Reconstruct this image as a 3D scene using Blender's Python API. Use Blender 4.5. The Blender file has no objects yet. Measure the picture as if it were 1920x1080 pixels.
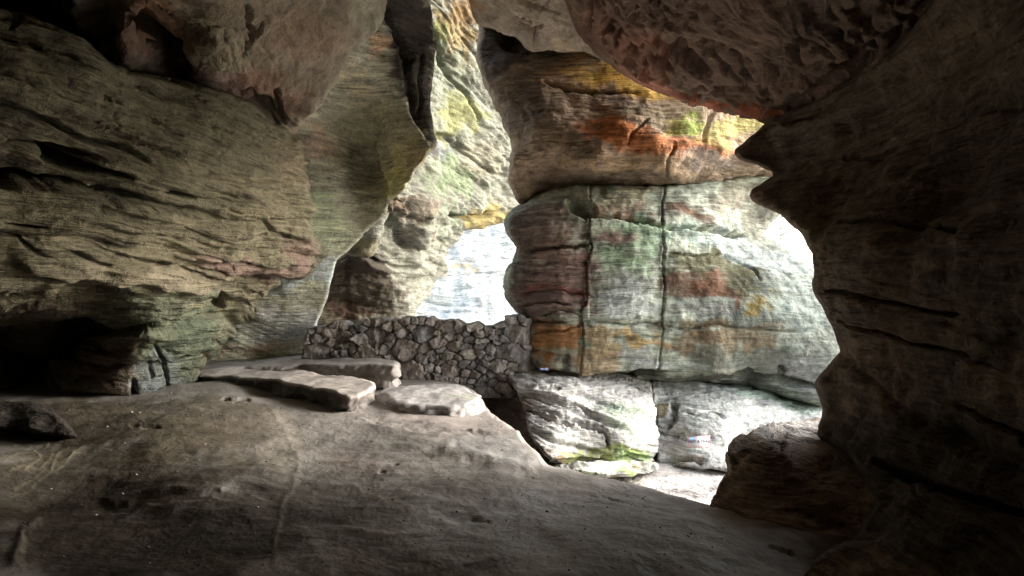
import bpy, math, random
import numpy as np
random.seed(7)
rng = np.random.default_rng(11)
STEP = 2.2            # grid pitch of the rock surfaces
CAM = np.array([0.0, 0.0, 1.6]); FPX = 1251.0
SC = bpy.context.scene
C = SC.collection

# ---------------------------------------------------------------- helpers
def ray(px, py):
    return np.stack([(np.asarray(px, float)-960)/FPX, np.ones_like(np.asarray(px, float)), (540-np.asarray(py, float))/FPX], -1)
def pt(px, py, Y):
    return CAM + ray(px, py)*np.asarray(Y, float)[..., None]
def yz(py, z):                       # distance at which height z shows at row py
    return (1.6-z)*FPX/(py-540.0)

_perm = np.random.default_rng(3).permutation(256); _perm = np.concatenate([_perm, _perm, _perm])
_g = np.random.default_rng(4).normal(size=(256, 3)); _g /= np.linalg.norm(_g, axis=1)[:, None]; _g = _g.astype(np.float32)
def perlin(p):
    p = np.asarray(p, np.float32)
    i = np.floor(p).astype(np.int64); f = p-i; i &= 255
    u = f*f*f*(f*(f*6-15)+10)
    out = 0
    for dx in (0, 1):
        wx = u[:, 0] if dx else 1-u[:, 0]
        for dy in (0, 1):
            wy = u[:, 1] if dy else 1-u[:, 1]
            for dz in (0, 1):
                wz = u[:, 2] if dz else 1-u[:, 2]
                h = _perm[_perm[_perm[(i[:, 0]+dx) & 255]+((i[:, 1]+dy) & 255)]+((i[:, 2]+dz) & 255)]
                g = _g[h]
                d = g[:, 0]*(f[:, 0]-dx)+g[:, 1]*(f[:, 1]-dy)+g[:, 2]*(f[:, 2]-dz)
                out = out + wx*wy*wz*d
    return out*1.5
def fbm(p, f, octs=4, gain=.5):
    a = 1.0; o = 0
    for k in range(octs):
        o = o+a*perlin(p*f+17.3*k); f *= 2.03; a *= gain
    return o
def sstep(a, b, x):
    t = np.clip((x-a)/(b-a), 0, 1); return t*t*(3-2*t)

def tps(ctrl):
    c = np.array(ctrl, float); P = c[:, :2]/1000.0; v = 1.0/c[:, 2]
    n = len(P)
    def U(r2): return r2*np.log(np.maximum(r2, 1e-12))
    K = U(((P[:, None]-P[None])**2).sum(-1))+np.eye(n)*1e-4
    A = np.zeros((n+3, n+3)); A[:n, :n] = K; A[:n, n] = 1; A[:n, n+1:] = P; A[n, :n] = 1; A[n+1:, :n] = P.T
    w = np.linalg.solve(A, np.concatenate([v, [0, 0, 0]]))
    def f(x, y):
        x = x/1000.0; y = y/1000.0; o = w[n]+w[n+1]*x+w[n+2]*y
        for k in range(n):
            o = o+w[k]*U((x-P[k, 0])**2+(y-P[k, 1])**2)
        return 1.0/np.clip(o, 1/60.0, 1/1.2)
    return f

def seg_dist(px, py, poly, closed=True):
    """distance and nearest point to a polyline, plus side sign and parameter"""
    best = np.full(px.shape, 1e18); nx = np.zeros(px.shape); ny = np.zeros(px.shape); sg = np.ones(px.shape); tt = np.zeros(px.shape)
    n = len(poly)
    for i in range(n if closed else n-1):
        ax, ay = poly[i]; bx, by = poly[(i+1) % n]
        dx, dy = bx-ax, by-ay; L = dx*dx+dy*dy
        if L < 1e-9: continue
        t = np.clip(((px-ax)*dx+(py-ay)*dy)/L, 0, 1)
        qx = ax+t*dx; qy = ay+t*dy; d = (px-qx)**2+(py-qy)**2
        m = d < best
        best = np.where(m, d, best); nx = np.where(m, qx, nx); ny = np.where(m, qy, ny)
        sg = np.where(m, np.sign(dx*(py-ay)-dy*(px-ax)), sg); tt = np.where(m, (i+t)/max(1, n-1), tt)
    return np.sqrt(best), nx, ny, sg, tt
def inside(px, py, poly):
    o = np.zeros(px.shape, bool); n = len(poly)
    for i in range(n):
        ax, ay = poly[i]; bx, by = poly[(i+1) % n]
        if ay == by: continue
        c = ((ay > py) != (by > py)) & (px < (bx-ax)*(py-ay)/(by-ay)+ax)
        o ^= c
    return o
def jagged(poly, amp, seed, pitch=9.0):
    r = np.random.default_rng(seed); out = []
    n = len(poly)
    for i in range(n):
        a = np.array(poly[i], float); b = np.array(poly[(i+1) % n], float); L = np.hypot(*(b-a)); k = max(1, int(L/pitch))
        nrm = np.array([-(b-a)[1], (b-a)[0]])/max(L, 1e-6)
        for j in range(k):
            t = j/k; out.append(a+(b-a)*t+nrm*(r.normal()*amp if j else 0))
    o = np.array(out)
    if amp > 0:                        # soften a little so that the outline is knobbly rather than saw-like
        o = .25*np.roll(o, 1, 0)+.5*o+.25*np.roll(o, -1, 0)
    return [tuple(q) for q in o]

def new_mesh(name, verts, faces, mat, cols=None, parent=None, smooth=True):
    me = bpy.data.meshes.new(name)
    verts = np.asarray(verts, np.float32); faces = np.asarray(faces, np.int32)
    nf, k = faces.shape
    me.vertices.add(len(verts)); me.vertices.foreach_set('co', verts.ravel())
    me.loops.add(nf*k); me.loops.foreach_set('vertex_index', faces.ravel())
    me.polygons.add(nf); me.polygons.foreach_set('loop_start', np.arange(0, nf*k, k, dtype=np.int32))
    me.update(calc_edges=True); me.validate()
    if smooth: me.polygons.foreach_set('use_smooth', np.ones(len(me.polygons), bool))
    if cols is not None:
        a = me.color_attributes.new('stain_shade', 'FLOAT_COLOR', 'POINT')
        rgba = np.ones((len(verts), 4), np.float32); rgba[:, :3] = cols
        a.data.foreach_set('color', rgba.ravel())
    me.materials.append(mat)
    o = bpy.data.objects.new(name, me); C.objects.link(o)
    if parent: o.parent = parent
    return o
def tag(o, label, cat, kind=None, group=None):
    o['label'] = label; o['category'] = cat
    if kind: o['kind'] = kind
    if group: o['group'] = group
    return o

def srgb(*c):
    c = np.array(c, float)/255.0
    return np.where(c <= .04045, c/12.92, ((c+.055)/1.055)**2.4)

# relief recipes: metres of displacement along the surface normal -----------------
def strata(P, f, amp, dip=(0, 0), warp=.5, lat=.35, fine=1.0):
    x, y, z = P[:, 0], P[:, 1], P[:, 2]
    q = z+dip[0]*x+dip[1]*y+warp*.25*perlin(P*.45+5)+.04*perlin(P*1.7)
    def n(ff, l, s): return perlin(np.stack([x*l+s, y*l+s*2, q*ff], -1))
    o = .75*n(f, lat, 1)
    a = n(f*2.3, lat*1.5, 7); o = o+.5*(np.abs(a)*1.6-.35)
    b = n(f*5.1, lat*2.2, 3); o = o+fine*.30*(np.minimum(np.abs(b)*3, 1)-.6)
    o = o+fine*.16*n(f*11, lat*4, 13)
    o = o*(.45+1.1*sstep(-.35, .5, perlin(P*.55+2.2)+.5*perlin(P*1.6+8)))
    o = o+.35*perlin(np.stack([x*1.6, y*1.6, q*2.6], -1))+fine*.16*fbm(P*np.array([1, 1, 1.8]), 4.5, 3, .6)
    return o*amp

_hash = np.random.default_rng(9).uniform(-1, 1, 4096)
def beds(P, f, amp, dip=(0, 0), warp=.4, lat=.5, sub=.45):
    """distinct beds with sharp lips: each bed stands proud by its own amount, parted by notches that come and go"""
    x, y, z = P[:, 0], P[:, 1], P[:, 2]
    q0 = z+dip[0]*x+dip[1]*y+warp*.3*perlin(P*.4+3)+.05*perlin(P*1.3+7)+.014*fbm(P, 5.0, 3, .6)
    def layer(q, sd, lt):
        q = q+.45*perlin(np.stack([q*.8+sd, 0*q, 0*q], -1))
        i = np.floor(q); fr = q-i; ii = i.astype(int)
        o = lambda k: .55*_hash[(k*7+sd*31) % 4096]+.9*perlin(np.stack([x*lt+k*3.7, y*lt+sd, k*5.3+.5], -1))
        a, b = o(ii), o(ii+1)
        t = sstep(.88, 1.0, fr); v = a*(1-t)+b*t
        e = np.minimum(fr, 1-fr); cut = np.clip(.35+1.3*perlin(np.stack([x*lt*2+11, y*lt*2, np.round(q)*6.1+.5], -1)), 0, 1)
        return v-.75*cut*np.exp(-(e/.07)**2)+.25*np.sin(math.pi*fr)
    h = layer(q0*f, 1, lat)+sub*layer(q0*f*3.1, 2, lat*1.7)+sub*.25*layer(q0*f*7.1, 5, lat*3)
    return amp*h
def crooked(pts, seed):
    r = random.Random(seed); p = [tuple(map(float, q)) for q in pts]
    for lev in range(3):
        o = []
        for a, b in zip(p, p[1:]):
            L = math.hypot(b[0]-a[0], b[1]-a[1]); m = ((a[0]+b[0])/2, (a[1]+b[1])/2); k = r.gauss(0, .055)*L if L > 9 else 0
            o += [a, (m[0]-(b[1]-a[1])/max(L, 1e-6)*k, m[1]+(b[0]-a[0])/max(L, 1e-6)*k)] if L > 9 else [a]
        p = o+[p[-1]]
    return p
def mass(name, poly, ctrl, mat, base, relief=None, feats=(), spots=(), curl=(14, .35), jag=2.0, seed=1,
         skirt=(.3, 1.0, 3.0), step=None, parent=None, tint=.22, smooth=True, gain=1.0, damp=0):
    s = step or STEP
    pl = jagged(poly, jag, seed)
    xs = [q[0] for q in pl]; ys = [q[1] for q in pl]
    gx, gy = np.meshgrid(np.arange(min(xs)-2*s, max(xs)+2*s, s), np.arange(min(ys)-2*s, max(ys)+2*s, s))
    H, W = gx.shape; px = gx.ravel().copy(); py = gy.ravel().copy()
    ins = inside(px, py, pl)
    d, qx, qy, _, _ = seg_dist(px, py, pl)
    idx = np.arange(H*W).reshape(H, W)
    q = np.stack([idx[:-1, :-1], idx[1:, :-1], idx[1:, 1:], idx[:-1, 1:]], -1).reshape(-1, 4)
    keep = ins[q].all(1); q = q[keep]
    # rim vertices snap to the outline
    e = np.concatenate([q[:, [0, 1]], q[:, [1, 2]], q[:, [2, 3]], q[:, [3, 0]]])
    key = np.minimum(e[:, 0], e[:, 1]).astype(np.int64)*(H*W)+np.maximum(e[:, 0], e[:, 1])
    u, inv, cnt = np.unique(key, return_inverse=True, return_counts=True)
    be = e[cnt[inv] == 1]
    bv = np.unique(be)
    near = d[bv] < 2.2*s
    px[bv[near]] = qx[bv[near]]; py[bv[near]] = qy[bv[near]]; d[bv[near]] = 0
    Yf = tps(ctrl)
    Y0 = Yf(px, py)
    t = np.clip(d/curl[0], 0, 1)
    Yc = Y0+curl[1]*(1-np.sqrt(np.clip(1-(1-t)**2, 0, 1)))
    P = pt(px, py, Yc)
    # smooth normals of the uncurled face, towards the camera
    P0 = pt(px, py, Y0).reshape(H, W, 3)
    N = np.cross(np.gradient(P0, axis=1), np.gradient(P0, axis=0)).reshape(-1, 3)
    N /= np.maximum(np.linalg.norm(N, axis=1), 1e-9)[:, None]
    N *= np.sign(-(N*(P0.reshape(-1, 3)-CAM)).sum(1))[:, None]
    used = np.unique(q); rmap = np.full(H*W, -1); rmap[used] = np.arange(len(used))
    P = P[used]; N = N[used]; px = px[used]; py = py[used]; d = d[used]
    Pn = P.copy()
    D = np.zeros(len(P))
    if relief is not None: D = D+relief(P, px, py)*((.25+.75*sstep(0, damp, d)) if damp else 1.0)
    wob = 3.0*perlin(np.stack([px*.03, py*.03, np.zeros_like(px)], -1))
    col = np.tile(np.array(base, float), (len(P), 1))
    wx = px+26*fbm(P*1.0, 1.3, 4, .6); wy = py+26*fbm(P+31.7, 1.3, 4, .6)
    grit = .30*fbm(P*np.array([.45, .45, 3.0]), 2.6, 4, .7)+.10*fbm(P, 8, 2, .7)
    for sp in spots:                   # weather stains, painted light and shade: (x, y, rx, ry, angle, colour, strength)
        cx, cy, rx, ry, ang, c, st = sp
        ca, sa = math.cos(math.radians(ang)), math.sin(math.radians(ang))
        ux = ((wx-cx)*ca+(wy-cy)*sa)/rx; uy = (-(wx-cx)*sa+(wy-cy)*ca)/ry
        w = st*sstep(1.2, .62, np.sqrt(ux*ux+uy*uy)+grit)
        col = col*(1-w)[:, None]+np.array(c)[None]*w[:, None]
    for ft in feats:
        kind = ft[0]
        if kind == 'pit':              # ('pit', x, y, rx, ry, angle, depth)
            _, cx, cy, rx, ry, ang, dep = ft
            ca, sa = math.cos(math.radians(ang)), math.sin(math.radians(ang))
            wq = wob*.8
            ux = ((px+wq-cx)*ca+(py+wq-cy)*sa)/rx; uy = (-(px+wq-cx)*sa+(py+wq-cy)*ca)/ry
            D = D-dep*sstep(1.15, .45, np.sqrt(ux*ux+uy*uy))
            continue
        pts = ft[1] if kind == 'step' else crooked(ft[1], len(ft[1])*97+int(ft[1][0][0])); wd = ft[2]; dep = ft[3]
        bx = [p_[0] for p_ in pts]; by = [p_[1] for p_ in pts]; m0 = wd*6+20
        sel = np.where((px > min(bx)-m0) & (px < max(bx)+m0) & (py > min(by)-m0) & (py < max(by)+m0))[0]
        if not len(sel): continue
        wq = wob[sel]*min(1.0, wd/4.0)
        dd, _, _, sg, tt = seg_dist(px[sel]+wq, py[sel]+wq, pts, closed=False)
        dd = dd*(1+.55*perlin(np.stack([tt*9, tt*0+wd, tt*0+pts[0][0]*.1], -1)))
        taper = np.clip(np.minimum(tt, 1-tt)*8+.25, 0, 1)
        if kind == 'groove': D[sel] -= dep*taper*sstep(wd, wd*.25, dd)
        elif kind == 'ridge': D[sel] += dep*taper*np.exp(-(dd/wd)**2)
        elif kind == 'step':           # surface drops in to the right-hand side of the line, healing over wd
            sd_ = sg*dd; g = np.where(sd_ > 0, np.exp(-dd/wd), 0)*sstep(0, 7, sd_); D[sel] -= dep*taper*g
        elif kind == 'seam':           # a coloured line
            w = taper*sstep(wd, wd*.3, dd)*ft[4]; col[sel] = col[sel]*(1-w)[:, None]+np.array(dep)[None]*w[:, None]
    P = P+N*D[:, None]
    col = gain*col*(1+tint*fbm(P+3.3, .9, 5, .6))[:, None]
    col = np.clip(col, .005, .85)
    faces = rmap[q]; be = rmap[be]
    # thickness: the rim runs back into the rock
    bvs = np.unique(be); nb = len(bvs); bm_ = np.full(len(P), -1); bm_[bvs] = np.arange(nb)
    V = [P]; CO = [col]; Fs = [faces]; prev = bvs; off = len(P)
    dirs = P[bvs]-CAM; dirs /= np.linalg.norm(dirs, axis=1)[:, None]
    a, b = be[:, 0], be[:, 1]
    pa, pb = a, b
    for k in skirt:
        jit = 1+.08*perlin(P[bvs]*2+k)
        V.append(P[bvs]+dirs*(k*jit)[:, None]); CO.append(col[bvs])
        na, nb_ = bm_[a]+off, bm_[b]+off
        Fs.append(np.stack([pa, na, nb_, pb], -1)); pa, pb = na, nb_; off += nb
    return new_mesh(name, np.concatenate(V), np.concatenate(Fs), mat, np.concatenate(CO), parent, smooth)

# ---------------------------------------------------------------- materials
def rock_mat(name, bump=.5, rough=.88, streak=(1.0, 1.0, 5.0), contrast=.35, fine=1.0, grain=1.0, lam=1.0):
    m = bpy.data.materials.new(name); m.use_nodes = True; nt = m.node_tree; L = nt.links; n = nt.nodes
    b = n['Principled BSDF']; b.inputs['Roughness'].default_value = rough
    b.inputs['Specular IOR Level'].default_value = .25
    tc = n.new('ShaderNodeTexCoord'); mp = n.new('ShaderNodeMapping'); mp.inputs['Scale'].default_value = streak
    L.new(tc.outputs['Object'], mp.inputs['Vector'])
    at = n.new('ShaderNodeAttribute'); at.attribute_name = 'stain_shade'
    def noise(sc, det, src, rough_=.6, dist=0.0):
        q = n.new('ShaderNodeTexNoise'); q.inputs['Scale'].default_value = sc; q.inputs['Detail'].default_value = det
        q.inputs['Roughness'].default_value = rough_; q.inputs['Distortion'].default_value = dist; L.new(src, q.inputs['Vector']); return q.outputs['Fac']
    def math_(op, a, c):
        q = n.new('ShaderNodeMath'); q.operation = op
        for i, v in enumerate((a, c)):
            if isinstance(v, (int, float)): q.inputs[i].default_value = v
            else: L.new(v, q.inputs[i])
        return q.outputs[0]
    n1 = noise(2.2, 4, mp.outputs['Vector'], .68, .6)
    n2 = noise(8*fine, 3.5, tc.outputs['Object'], .72, .4)
    n3 = noise(26*fine, 1.5, tc.outputs['Object'], .7)
    n5 = noise(60*fine, 0, tc.outputs['Object'], .7)
    mp2 = n.new('ShaderNodeMapping'); mp2.inputs['Scale'].default_value = (streak[0]*1.6, streak[1]*1.6, streak[2]*2.6); mp2.inputs['Rotation'].default_value = (.05, -.06, 0)
    L.new(tc.outputs['Object'], mp2.inputs['Vector'])
    n4 = noise(1.6, 3, mp2.outputs['Vector'], .65, 1.0)
    nm = noise(.75, 3, tc.outputs['Object'], .6, .5); msk = math_('MINIMUM', math_('MAXIMUM', math_('MULTIPLY', math_('SUBTRACT', nm, .44), 7.0), 0.05), 1.0)
    # value variation: laminae, blotches, grain
    c_ = lambda o, k: math_('MULTIPLY', math_('SUBTRACT', o, .5), k*contrast)
    v = math_('ADD', math_('ADD', c_(n1, 2.1), c_(n2, 1.0)), math_('ADD', c_(n3, .75), math_('ADD', math_('MULTIPLY', c_(n4, 2.8*lam), msk), c_(n5, .35))))
    ab = math_('ABSOLUTE', math_('SUBTRACT', n4, .5), 0.0); ln = math_('MULTIPLY', math_('MAXIMUM', math_('SUBTRACT', .022, ab), 0.0), math_('MULTIPLY', msk, -14.0*lam))
    v = math_('MAXIMUM', math_('ADD', math_('ADD', v, ln), 1.0), .10)
    mx = n.new('ShaderNodeVectorMath'); mx.operation = 'SCALE'; L.new(at.outputs['Color'], mx.inputs[0]); L.new(v, mx.inputs['Scale'])
    L.new(mx.outputs[0], b.inputs['Base Color'])
    h = math_('ADD', math_('ADD', math_('MULTIPLY', n1, .06), math_('MULTIPLY', math_('MULTIPLY', n4, msk), .05*lam)), math_('ADD', math_('MULTIPLY', n2, .045), math_('ADD', math_('MULTIPLY', n3, .012*grain), math_('MULTIPLY', n5, .002*grain))))
    bp = n.new('ShaderNodeBump'); bp.inputs['Strength'].default_value = bump; bp.inputs['Distance'].default_value = 1.0
    L.new(h, bp.inputs['Height']); L.new(bp.outputs[0], b.inputs['Normal'])
    return m
def flat_mat(name, col, rough=.6, emit=None):
    m = bpy.data.materials.new(name); m.use_nodes = True; n = m.node_tree.nodes; b = n['Principled BSDF']
    b.inputs['Roughness'].default_value = rough; b.inputs['Base Color'].default_value = (*col, 1)
    q = n.new('ShaderNodeTexNoise'); q.inputs['Scale'].default_value = 25; q.inputs['Detail'].default_value = 4
    r = n.new('ShaderNodeMix'); r.data_type = 'RGBA'; r.inputs[6].default_value = (*[c*.8 for c in col], 1); r.inputs[7].default_value = (*[min(1, c*1.12) for c in col], 1)
    m.node_tree.links.new(q.outputs['Fac'], r.inputs[0]); m.node_tree.links.new(r.outputs[2], b.inputs['Base Color'])
    return m
M_wall = rock_mat('bedded_sandstone', 1.0, .88, (.8, .8, 6.0), 1.0, .85)
M_ceil = rock_mat('ceiling_sandstone', .75, .9, (1.2, 1.2, 2.0), .8, lam=.35)
M_floor = rock_mat('floor_sandstone', .32, .58, (1.0, 1.0, 1.0), .42, .9, .8, .12)
M_pale = rock_mat('lichen_sandstone', .8, .9, (.8, .8, 5.0), .95, .62)
M_stone = rock_mat('rubble_stone', .7, .9, (2.5, 2.5, 2.5), .7, lam=.15)

OLIVE = np.array([.245, .222, .148]); RED = np.array([.26, .15, .105]); GREY = np.array([.26, .27, .235]); BROWN = np.array([.21, .165, .125])
TAN = np.array([.33, .28, .21]); PINK = np.array([.30, .20, .175]); DARK = np.array([.035, .03, .026]); MOSS = np.array([.22, .27, .10]); LICHEN = np.array([.36, .43, .35])
ORANGE = np.array([.45, .17, .05]); OCHRE = np.array([.42, .27, .09]); PALE = np.array([.52, .50, .45]); BLUEGREY = np.array([.25, .28, .29]); GREEN = np.array([.20, .25, .17])

# ---------------------------------------------------------------- left wall
def rel_left(P, px, py):
    r = beds(P, 1.9, .12, (.05, -.03), .9, .4, .55)+strata(P, 2.2, .06, (.05, -.03), .9, .22, 1.0)+.15*fbm(P, .8, 4)
    return r+.016*fbm(P, 6.0, 2, .6)
left_feats = [
    ('groove', [(0, 185), (60, 215), (160, 262), (270, 300)], 9, .22),
    ('step', [(0, 180), (70, 222), (170, 266), (280, 305), (420, 330), (520, 390)], 30, -.10),
    ('groove', [(0, 345), (100, 352), (190, 365), (270, 378)], 10, .30),
    ('groove', [(200, 362), (300, 385), (360, 392)], 8, .22),
    ('pit', 110, 290, 85, 13, 6, .55), ('pit', 150, 318, 60, 15, 8, .65), ('pit', 40, 290, 40, 9, 4, .4), ('pit', 215, 325, 26, 8, 8, .4), ('pit', 60, 430, 40, 5, 4, .2), ('pit', 330, 360, 30, 6, 8, .3), ('pit', 20, 345, 70, 8, 2, .4), ('pit', 60, 520, 60, 5, 3, .2),
    ('pit', 420, 570, 10, 21, -10, .6), ('pit', 45, 105, 14, 6, 30, .12), ('pit', 10, 65, 12, 9, 10, .15), ('pit', 95, 120, 20, 6, 35, .1),
    ('groove', [(0, 470), (150, 480), (300, 500), (420, 525), (560, 520)], 6, .10),
    ('ridge', [(0, 490), (150, 505), (300, 530), (400, 550), (470, 560)], 9, .08),
    ('groove', [(100, 470), (240, 478), (400, 500), (560, 490)], 5, .07),
    ('groove', [(160, 455), (300, 470), (480, 480), (590, 470)], 4, .05),
    ('groove', [(440, 480), (540, 500), (600, 480)], 4, .05),
    ('ridge', [(280, 470), (420, 468), (560, 482)], 5, .05),
    ('groove', [(180, 640), (230, 665), (205, 705)], 5, .10), ('groove', [(290, 650), (310, 680), (300, 715)], 5, .10),
    ('groove', [(330, 655), (300, 662), (275, 700)], 5, .08), ('groove', [(250, 705), (240, 735)], 6, .14),
    ('groove', [(480, 395), (500, 430), (560, 445)], 6, .10), ('ridge', [(470, 400), (495, 385), (575, 390)], 8, .08),
]
_r = random.Random(5)                  # the scratched and carved strokes on the bedded face
for (ax, ay, bx, by, k, h) in ((145, 215, 350, 300, 46, 8), (250, 265, 350, 285, 20, 8), (255, 160, 300, 185, 8, 10), (350, 175, 362, 190, 2, 12), (175, 175, 205, 190, 8, 10),
                               (260, 215, 330, 250, 16, 8), (380, 230, 440, 250, 12, 6), (200, 210, 215, 235, 5, 12), (395, 470, 430, 490, 10, 8), (300, 600, 360, 610, 14, 9), (240, 610, 300, 620, 12, 10)):
    for i in range(k):
        t = (i+_r.random()*.6)/k; x = ax+(bx-ax)*t; y = ay+(by-ay)*t+_r.uniform(-3, 3); a = _r.uniform(.7, 2.0); l = h*_r.uniform(.6, 1.2)
        left_feats.append(('groove', [(x, y), (x+l*math.cos(a)*.6, y+l*math.sin(a))], 2.6, .035))
left = mass('rock_wall', [(-160, -20), (0, 45), (100, 85), (200, 122), (345, 152), (440, 182), (510, 222), (556, 252), (566, 300), (580, 345), (584, 390), (576, 420), (606, 470), (598, 500), (560, 525), (480, 562),
        (470, 590), (440, 612), (405, 655), (372, 690), (365, 715), (300, 728), (150, 748), (60, 752), (-160, 760)],
    [(-160, -20, 4.5), (0, 45, 5.2), (200, 122, 6.0), (345, 152, 6.9), (440, 182, 7.6), (556, 252, 9.2), (0, 200, 4.9), (0, 330, 5.4), (0, 480, 5.7), (-160, 300, 4.5), (-160, 500, 4.9),
     (200, 330, 6.2), (200, 480, 6.8), (400, 330, 7.6), (400, 480, 8.5), (580, 380, 9.6), (600, 480, 10.6), (560, 520, 10.4), (470, 560, 10.0), (300, 545, 7.9), (210, 560, 7.5), (100, 550, 6.8), (0, 545, 6.4),
     (0, 600, 9.3), (100, 640, 10.4), (170, 610, 10.2), (0, 700, 9.9), (90, 720, 10.4), (-160, 640, 8.8), (-160, 750, 9.0),
     (265, 600, 8.3), (330, 600, 8.8), (240, 660, 8.9), (170, 725, 9.3), (330, 650, 9.3), (400, 620, 9.8), (300, 720, 9.9), (365, 710, 10.7), (440, 600, 10.4)],
    M_wall, OLIVE, rel_left, left_feats,
    [(300, 600, 140, 70, 0, GREEN*.7, .7), (330, 680, 110, 50, -40, GREEN*.6, .8), (210, 700, 70, 35, -50, BROWN*.8, .6), (285, 690, 55, 30, -10, BLUEGREY*.7, .8), (90, 640, 130, 70, 0, BROWN*.55, .8),
     (200, 670, 60, 40, -40, PINK*.8, .6), (480, 500, 130, 22, 4, PINK*.95, .7), (560, 470, 40, 25, 30, PINK, .6), (570, 300, 60, 50, 0, np.array([.33, .25, .18]), .6), (120, 330, 150, 40, 6, OLIVE*.55, .7), (40, 240, 80, 40, 20, OLIVE*.5, .5),
     (350, 300, 160, 70, 20, OLIVE*.85, .5), (520, 330, 60, 90, 0, OLIVE*1.15, .6), (300, 520, 200, 16, 5, TAN*1.05, .5)],
    curl=(16, .7), jag=1.6, seed=2, skirt=(.3, 1.0, 2.5), gain=.66)
tag(left, 'olive bedded sandstone wall of the cave with scratched carvings and a low dark hollow', 'rock wall', 'structure')

# ---------------------------------------------------------------- roof blocks over the left wall
def rel_roof(P, px, py):
    return .12*fbm(P, .9, 4)+beds(P, 1.6, .025, (.25, .2), .8, .4)+strata(P, 3.0, .03, (.25, .2), .8, .4, .8)+.012*fbm(P, 6.0, 2, .6)
roof_feats = [
    ('groove', [(275, 30), (310, 70), (335, 110), (345, 150)], 20, .55), ('step', [(205, -20), (270, 40), (320, 100), (340, 150)], 60, .15),
    ('groove', [(455, 0), (462, 45), (475, 60), (455, 100)], 7, .16), ('groove', [(490, 40), (478, 60), (462, 95)], 5, .14),
    ('groove', [(440, 165), (470, 160), (490, 175), (505, 185)], 5, .10), ('pit', 490, 205, 42, 34, 35, .45), ('groove', [(470, 190), (505, 215), (545, 240)], 15, .45),
    ('groove', [(515, 160), (520, 200), (512, 235)], 7, .2), ('groove', [(525, 190), (530, 230)], 5, .14),
    ('step', [(195, -40), (185, 40), (200, 120)], 90, -.25), ('groove', [(200, 30), (196, 80), (202, 118)], 6, .12), ('pit', 80, 60, 130, 60, 20, .55),
    ('ridge', [(350, 80), (430, 110), (560, 190)], 20, .06), ('ridge', [(640, 20), (600, 110), (560, 210)], 16, .06), ('groove', [(245, 0), (300, 22), (330, 30)], 4, .08),
]
def carve(text, x, y, h, slope, wd, dep):
    F = {'R': [[(0, 1), (0, 0), (.6, 0), (.65, .25), (.5, .48), (0, .5)], [(.25, .5), (.7, 1)]], 'A': [[(0, 1), (.35, 0), (.7, 1)], [(.15, .6), (.55, .6)]],
         'V': [[(0, 0), (.35, 1), (.7, 0)]], 'I': [[(.15, 0), (.15, 1)]], 'S': [[(.65, .12), (.3, 0), (.05, .2), (.3, .48), (.65, .72), (.4, 1), (.02, .88)]]}
    o = []
    for ch in text:
        for st in F[ch]:
            o.append(('groove', [(x+u*h*.9, y+v*h+slope*u*h*.9) for u, v in st], wd, dep))
        adv = h*(.55 if ch == 'I' else .95); x += adv; y += adv*slope
    return o
roof_feats += [('seam', [(712, 18), (690, 62), (642, 112), (602, 162), (574, 206), (560, 240)], 9, np.array([.40, .37, .28]), .6), ('ridge', [(708, 20), (686, 62), (638, 112), (598, 162), (570, 206)], 7, .05)]
roof_feats += carve('RAVIS', 266, -3, 14, .28, 2.6, .05)
for i in range(90):
    x = 340+_r.random()*130; y = 20+_r.random()*75+.25*(x-340); l = _r.uniform(5, 11)
    roof_feats.append(('groove', [(x, y), (x+l*.4, y+l*.9)], 2.8, .02))
roof = mass('cave_roof', [(-160, -190), (780, -190), (722, -40), (715, 15), (694, 58), (645, 108), (604, 158), (578, 200), (560, 246), (545, 300), (300, 240), (0, 140), (-160, 80)],
    [(-160, -190, 4.0), (300, -190, 4.6), (700, -190, 6.6), (-160, 60, 5.6), (60, 60, 6.6), (60, -60, 6.0), (190, 60, 6.2), (220, 60, 5.9), (270, 110, 6.4), (330, 60, 6.6), (350, 150, 7.3), (400, 60, 6.2), (400, 140, 7.0),
     (480, 60, 6.6), (500, 130, 7.3), (560, 90, 7.3), (640, 60, 7.9), (715, 0, 8.4), (690, 60, 8.5), (600, 160, 8.7), (560, 245, 9.6), (470, 190, 8.2), (540, 290, 9.9), (300, 220, 7.5), (0, 120, 6.2)],
    M_ceil, np.array([.25, .205, .15]), rel_roof, roof_feats,
    [(90, 50, 120, 80, 0, np.array([.05, .04, .036]), .85), (270, 90, 60, 80, 35, RED*.85, .75), (300, 30, 60, 26, 20, np.array([.28, .16, .09]), .7), (480, 160, 45, 55, 20, RED*.9, .75), (540, 190, 40, 40, 10, RED*.8, .6),
     (400, 70, 70, 50, 20, np.array([.29, .25, .17]), .6), (560, 60, 70, 40, 20, np.array([.30, .20, .13]), .5), (690, 20, 40, 60, 20, np.array([.33, .31, .22]), .6), (420, 150, 60, 25, 20, PINK*.8, .6), (270, 135, 70, 16, 10, np.array([.10, .09, .075]), .6)],
    curl=(10, .4), jag=1.2, seed=5, skirt=(.3, 1.0, 2.5), gain=1.15)
tag(roof, 'smooth reddish brown roof blocks of the cave bulging over the bedded wall', 'cave roof', 'structure')

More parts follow.
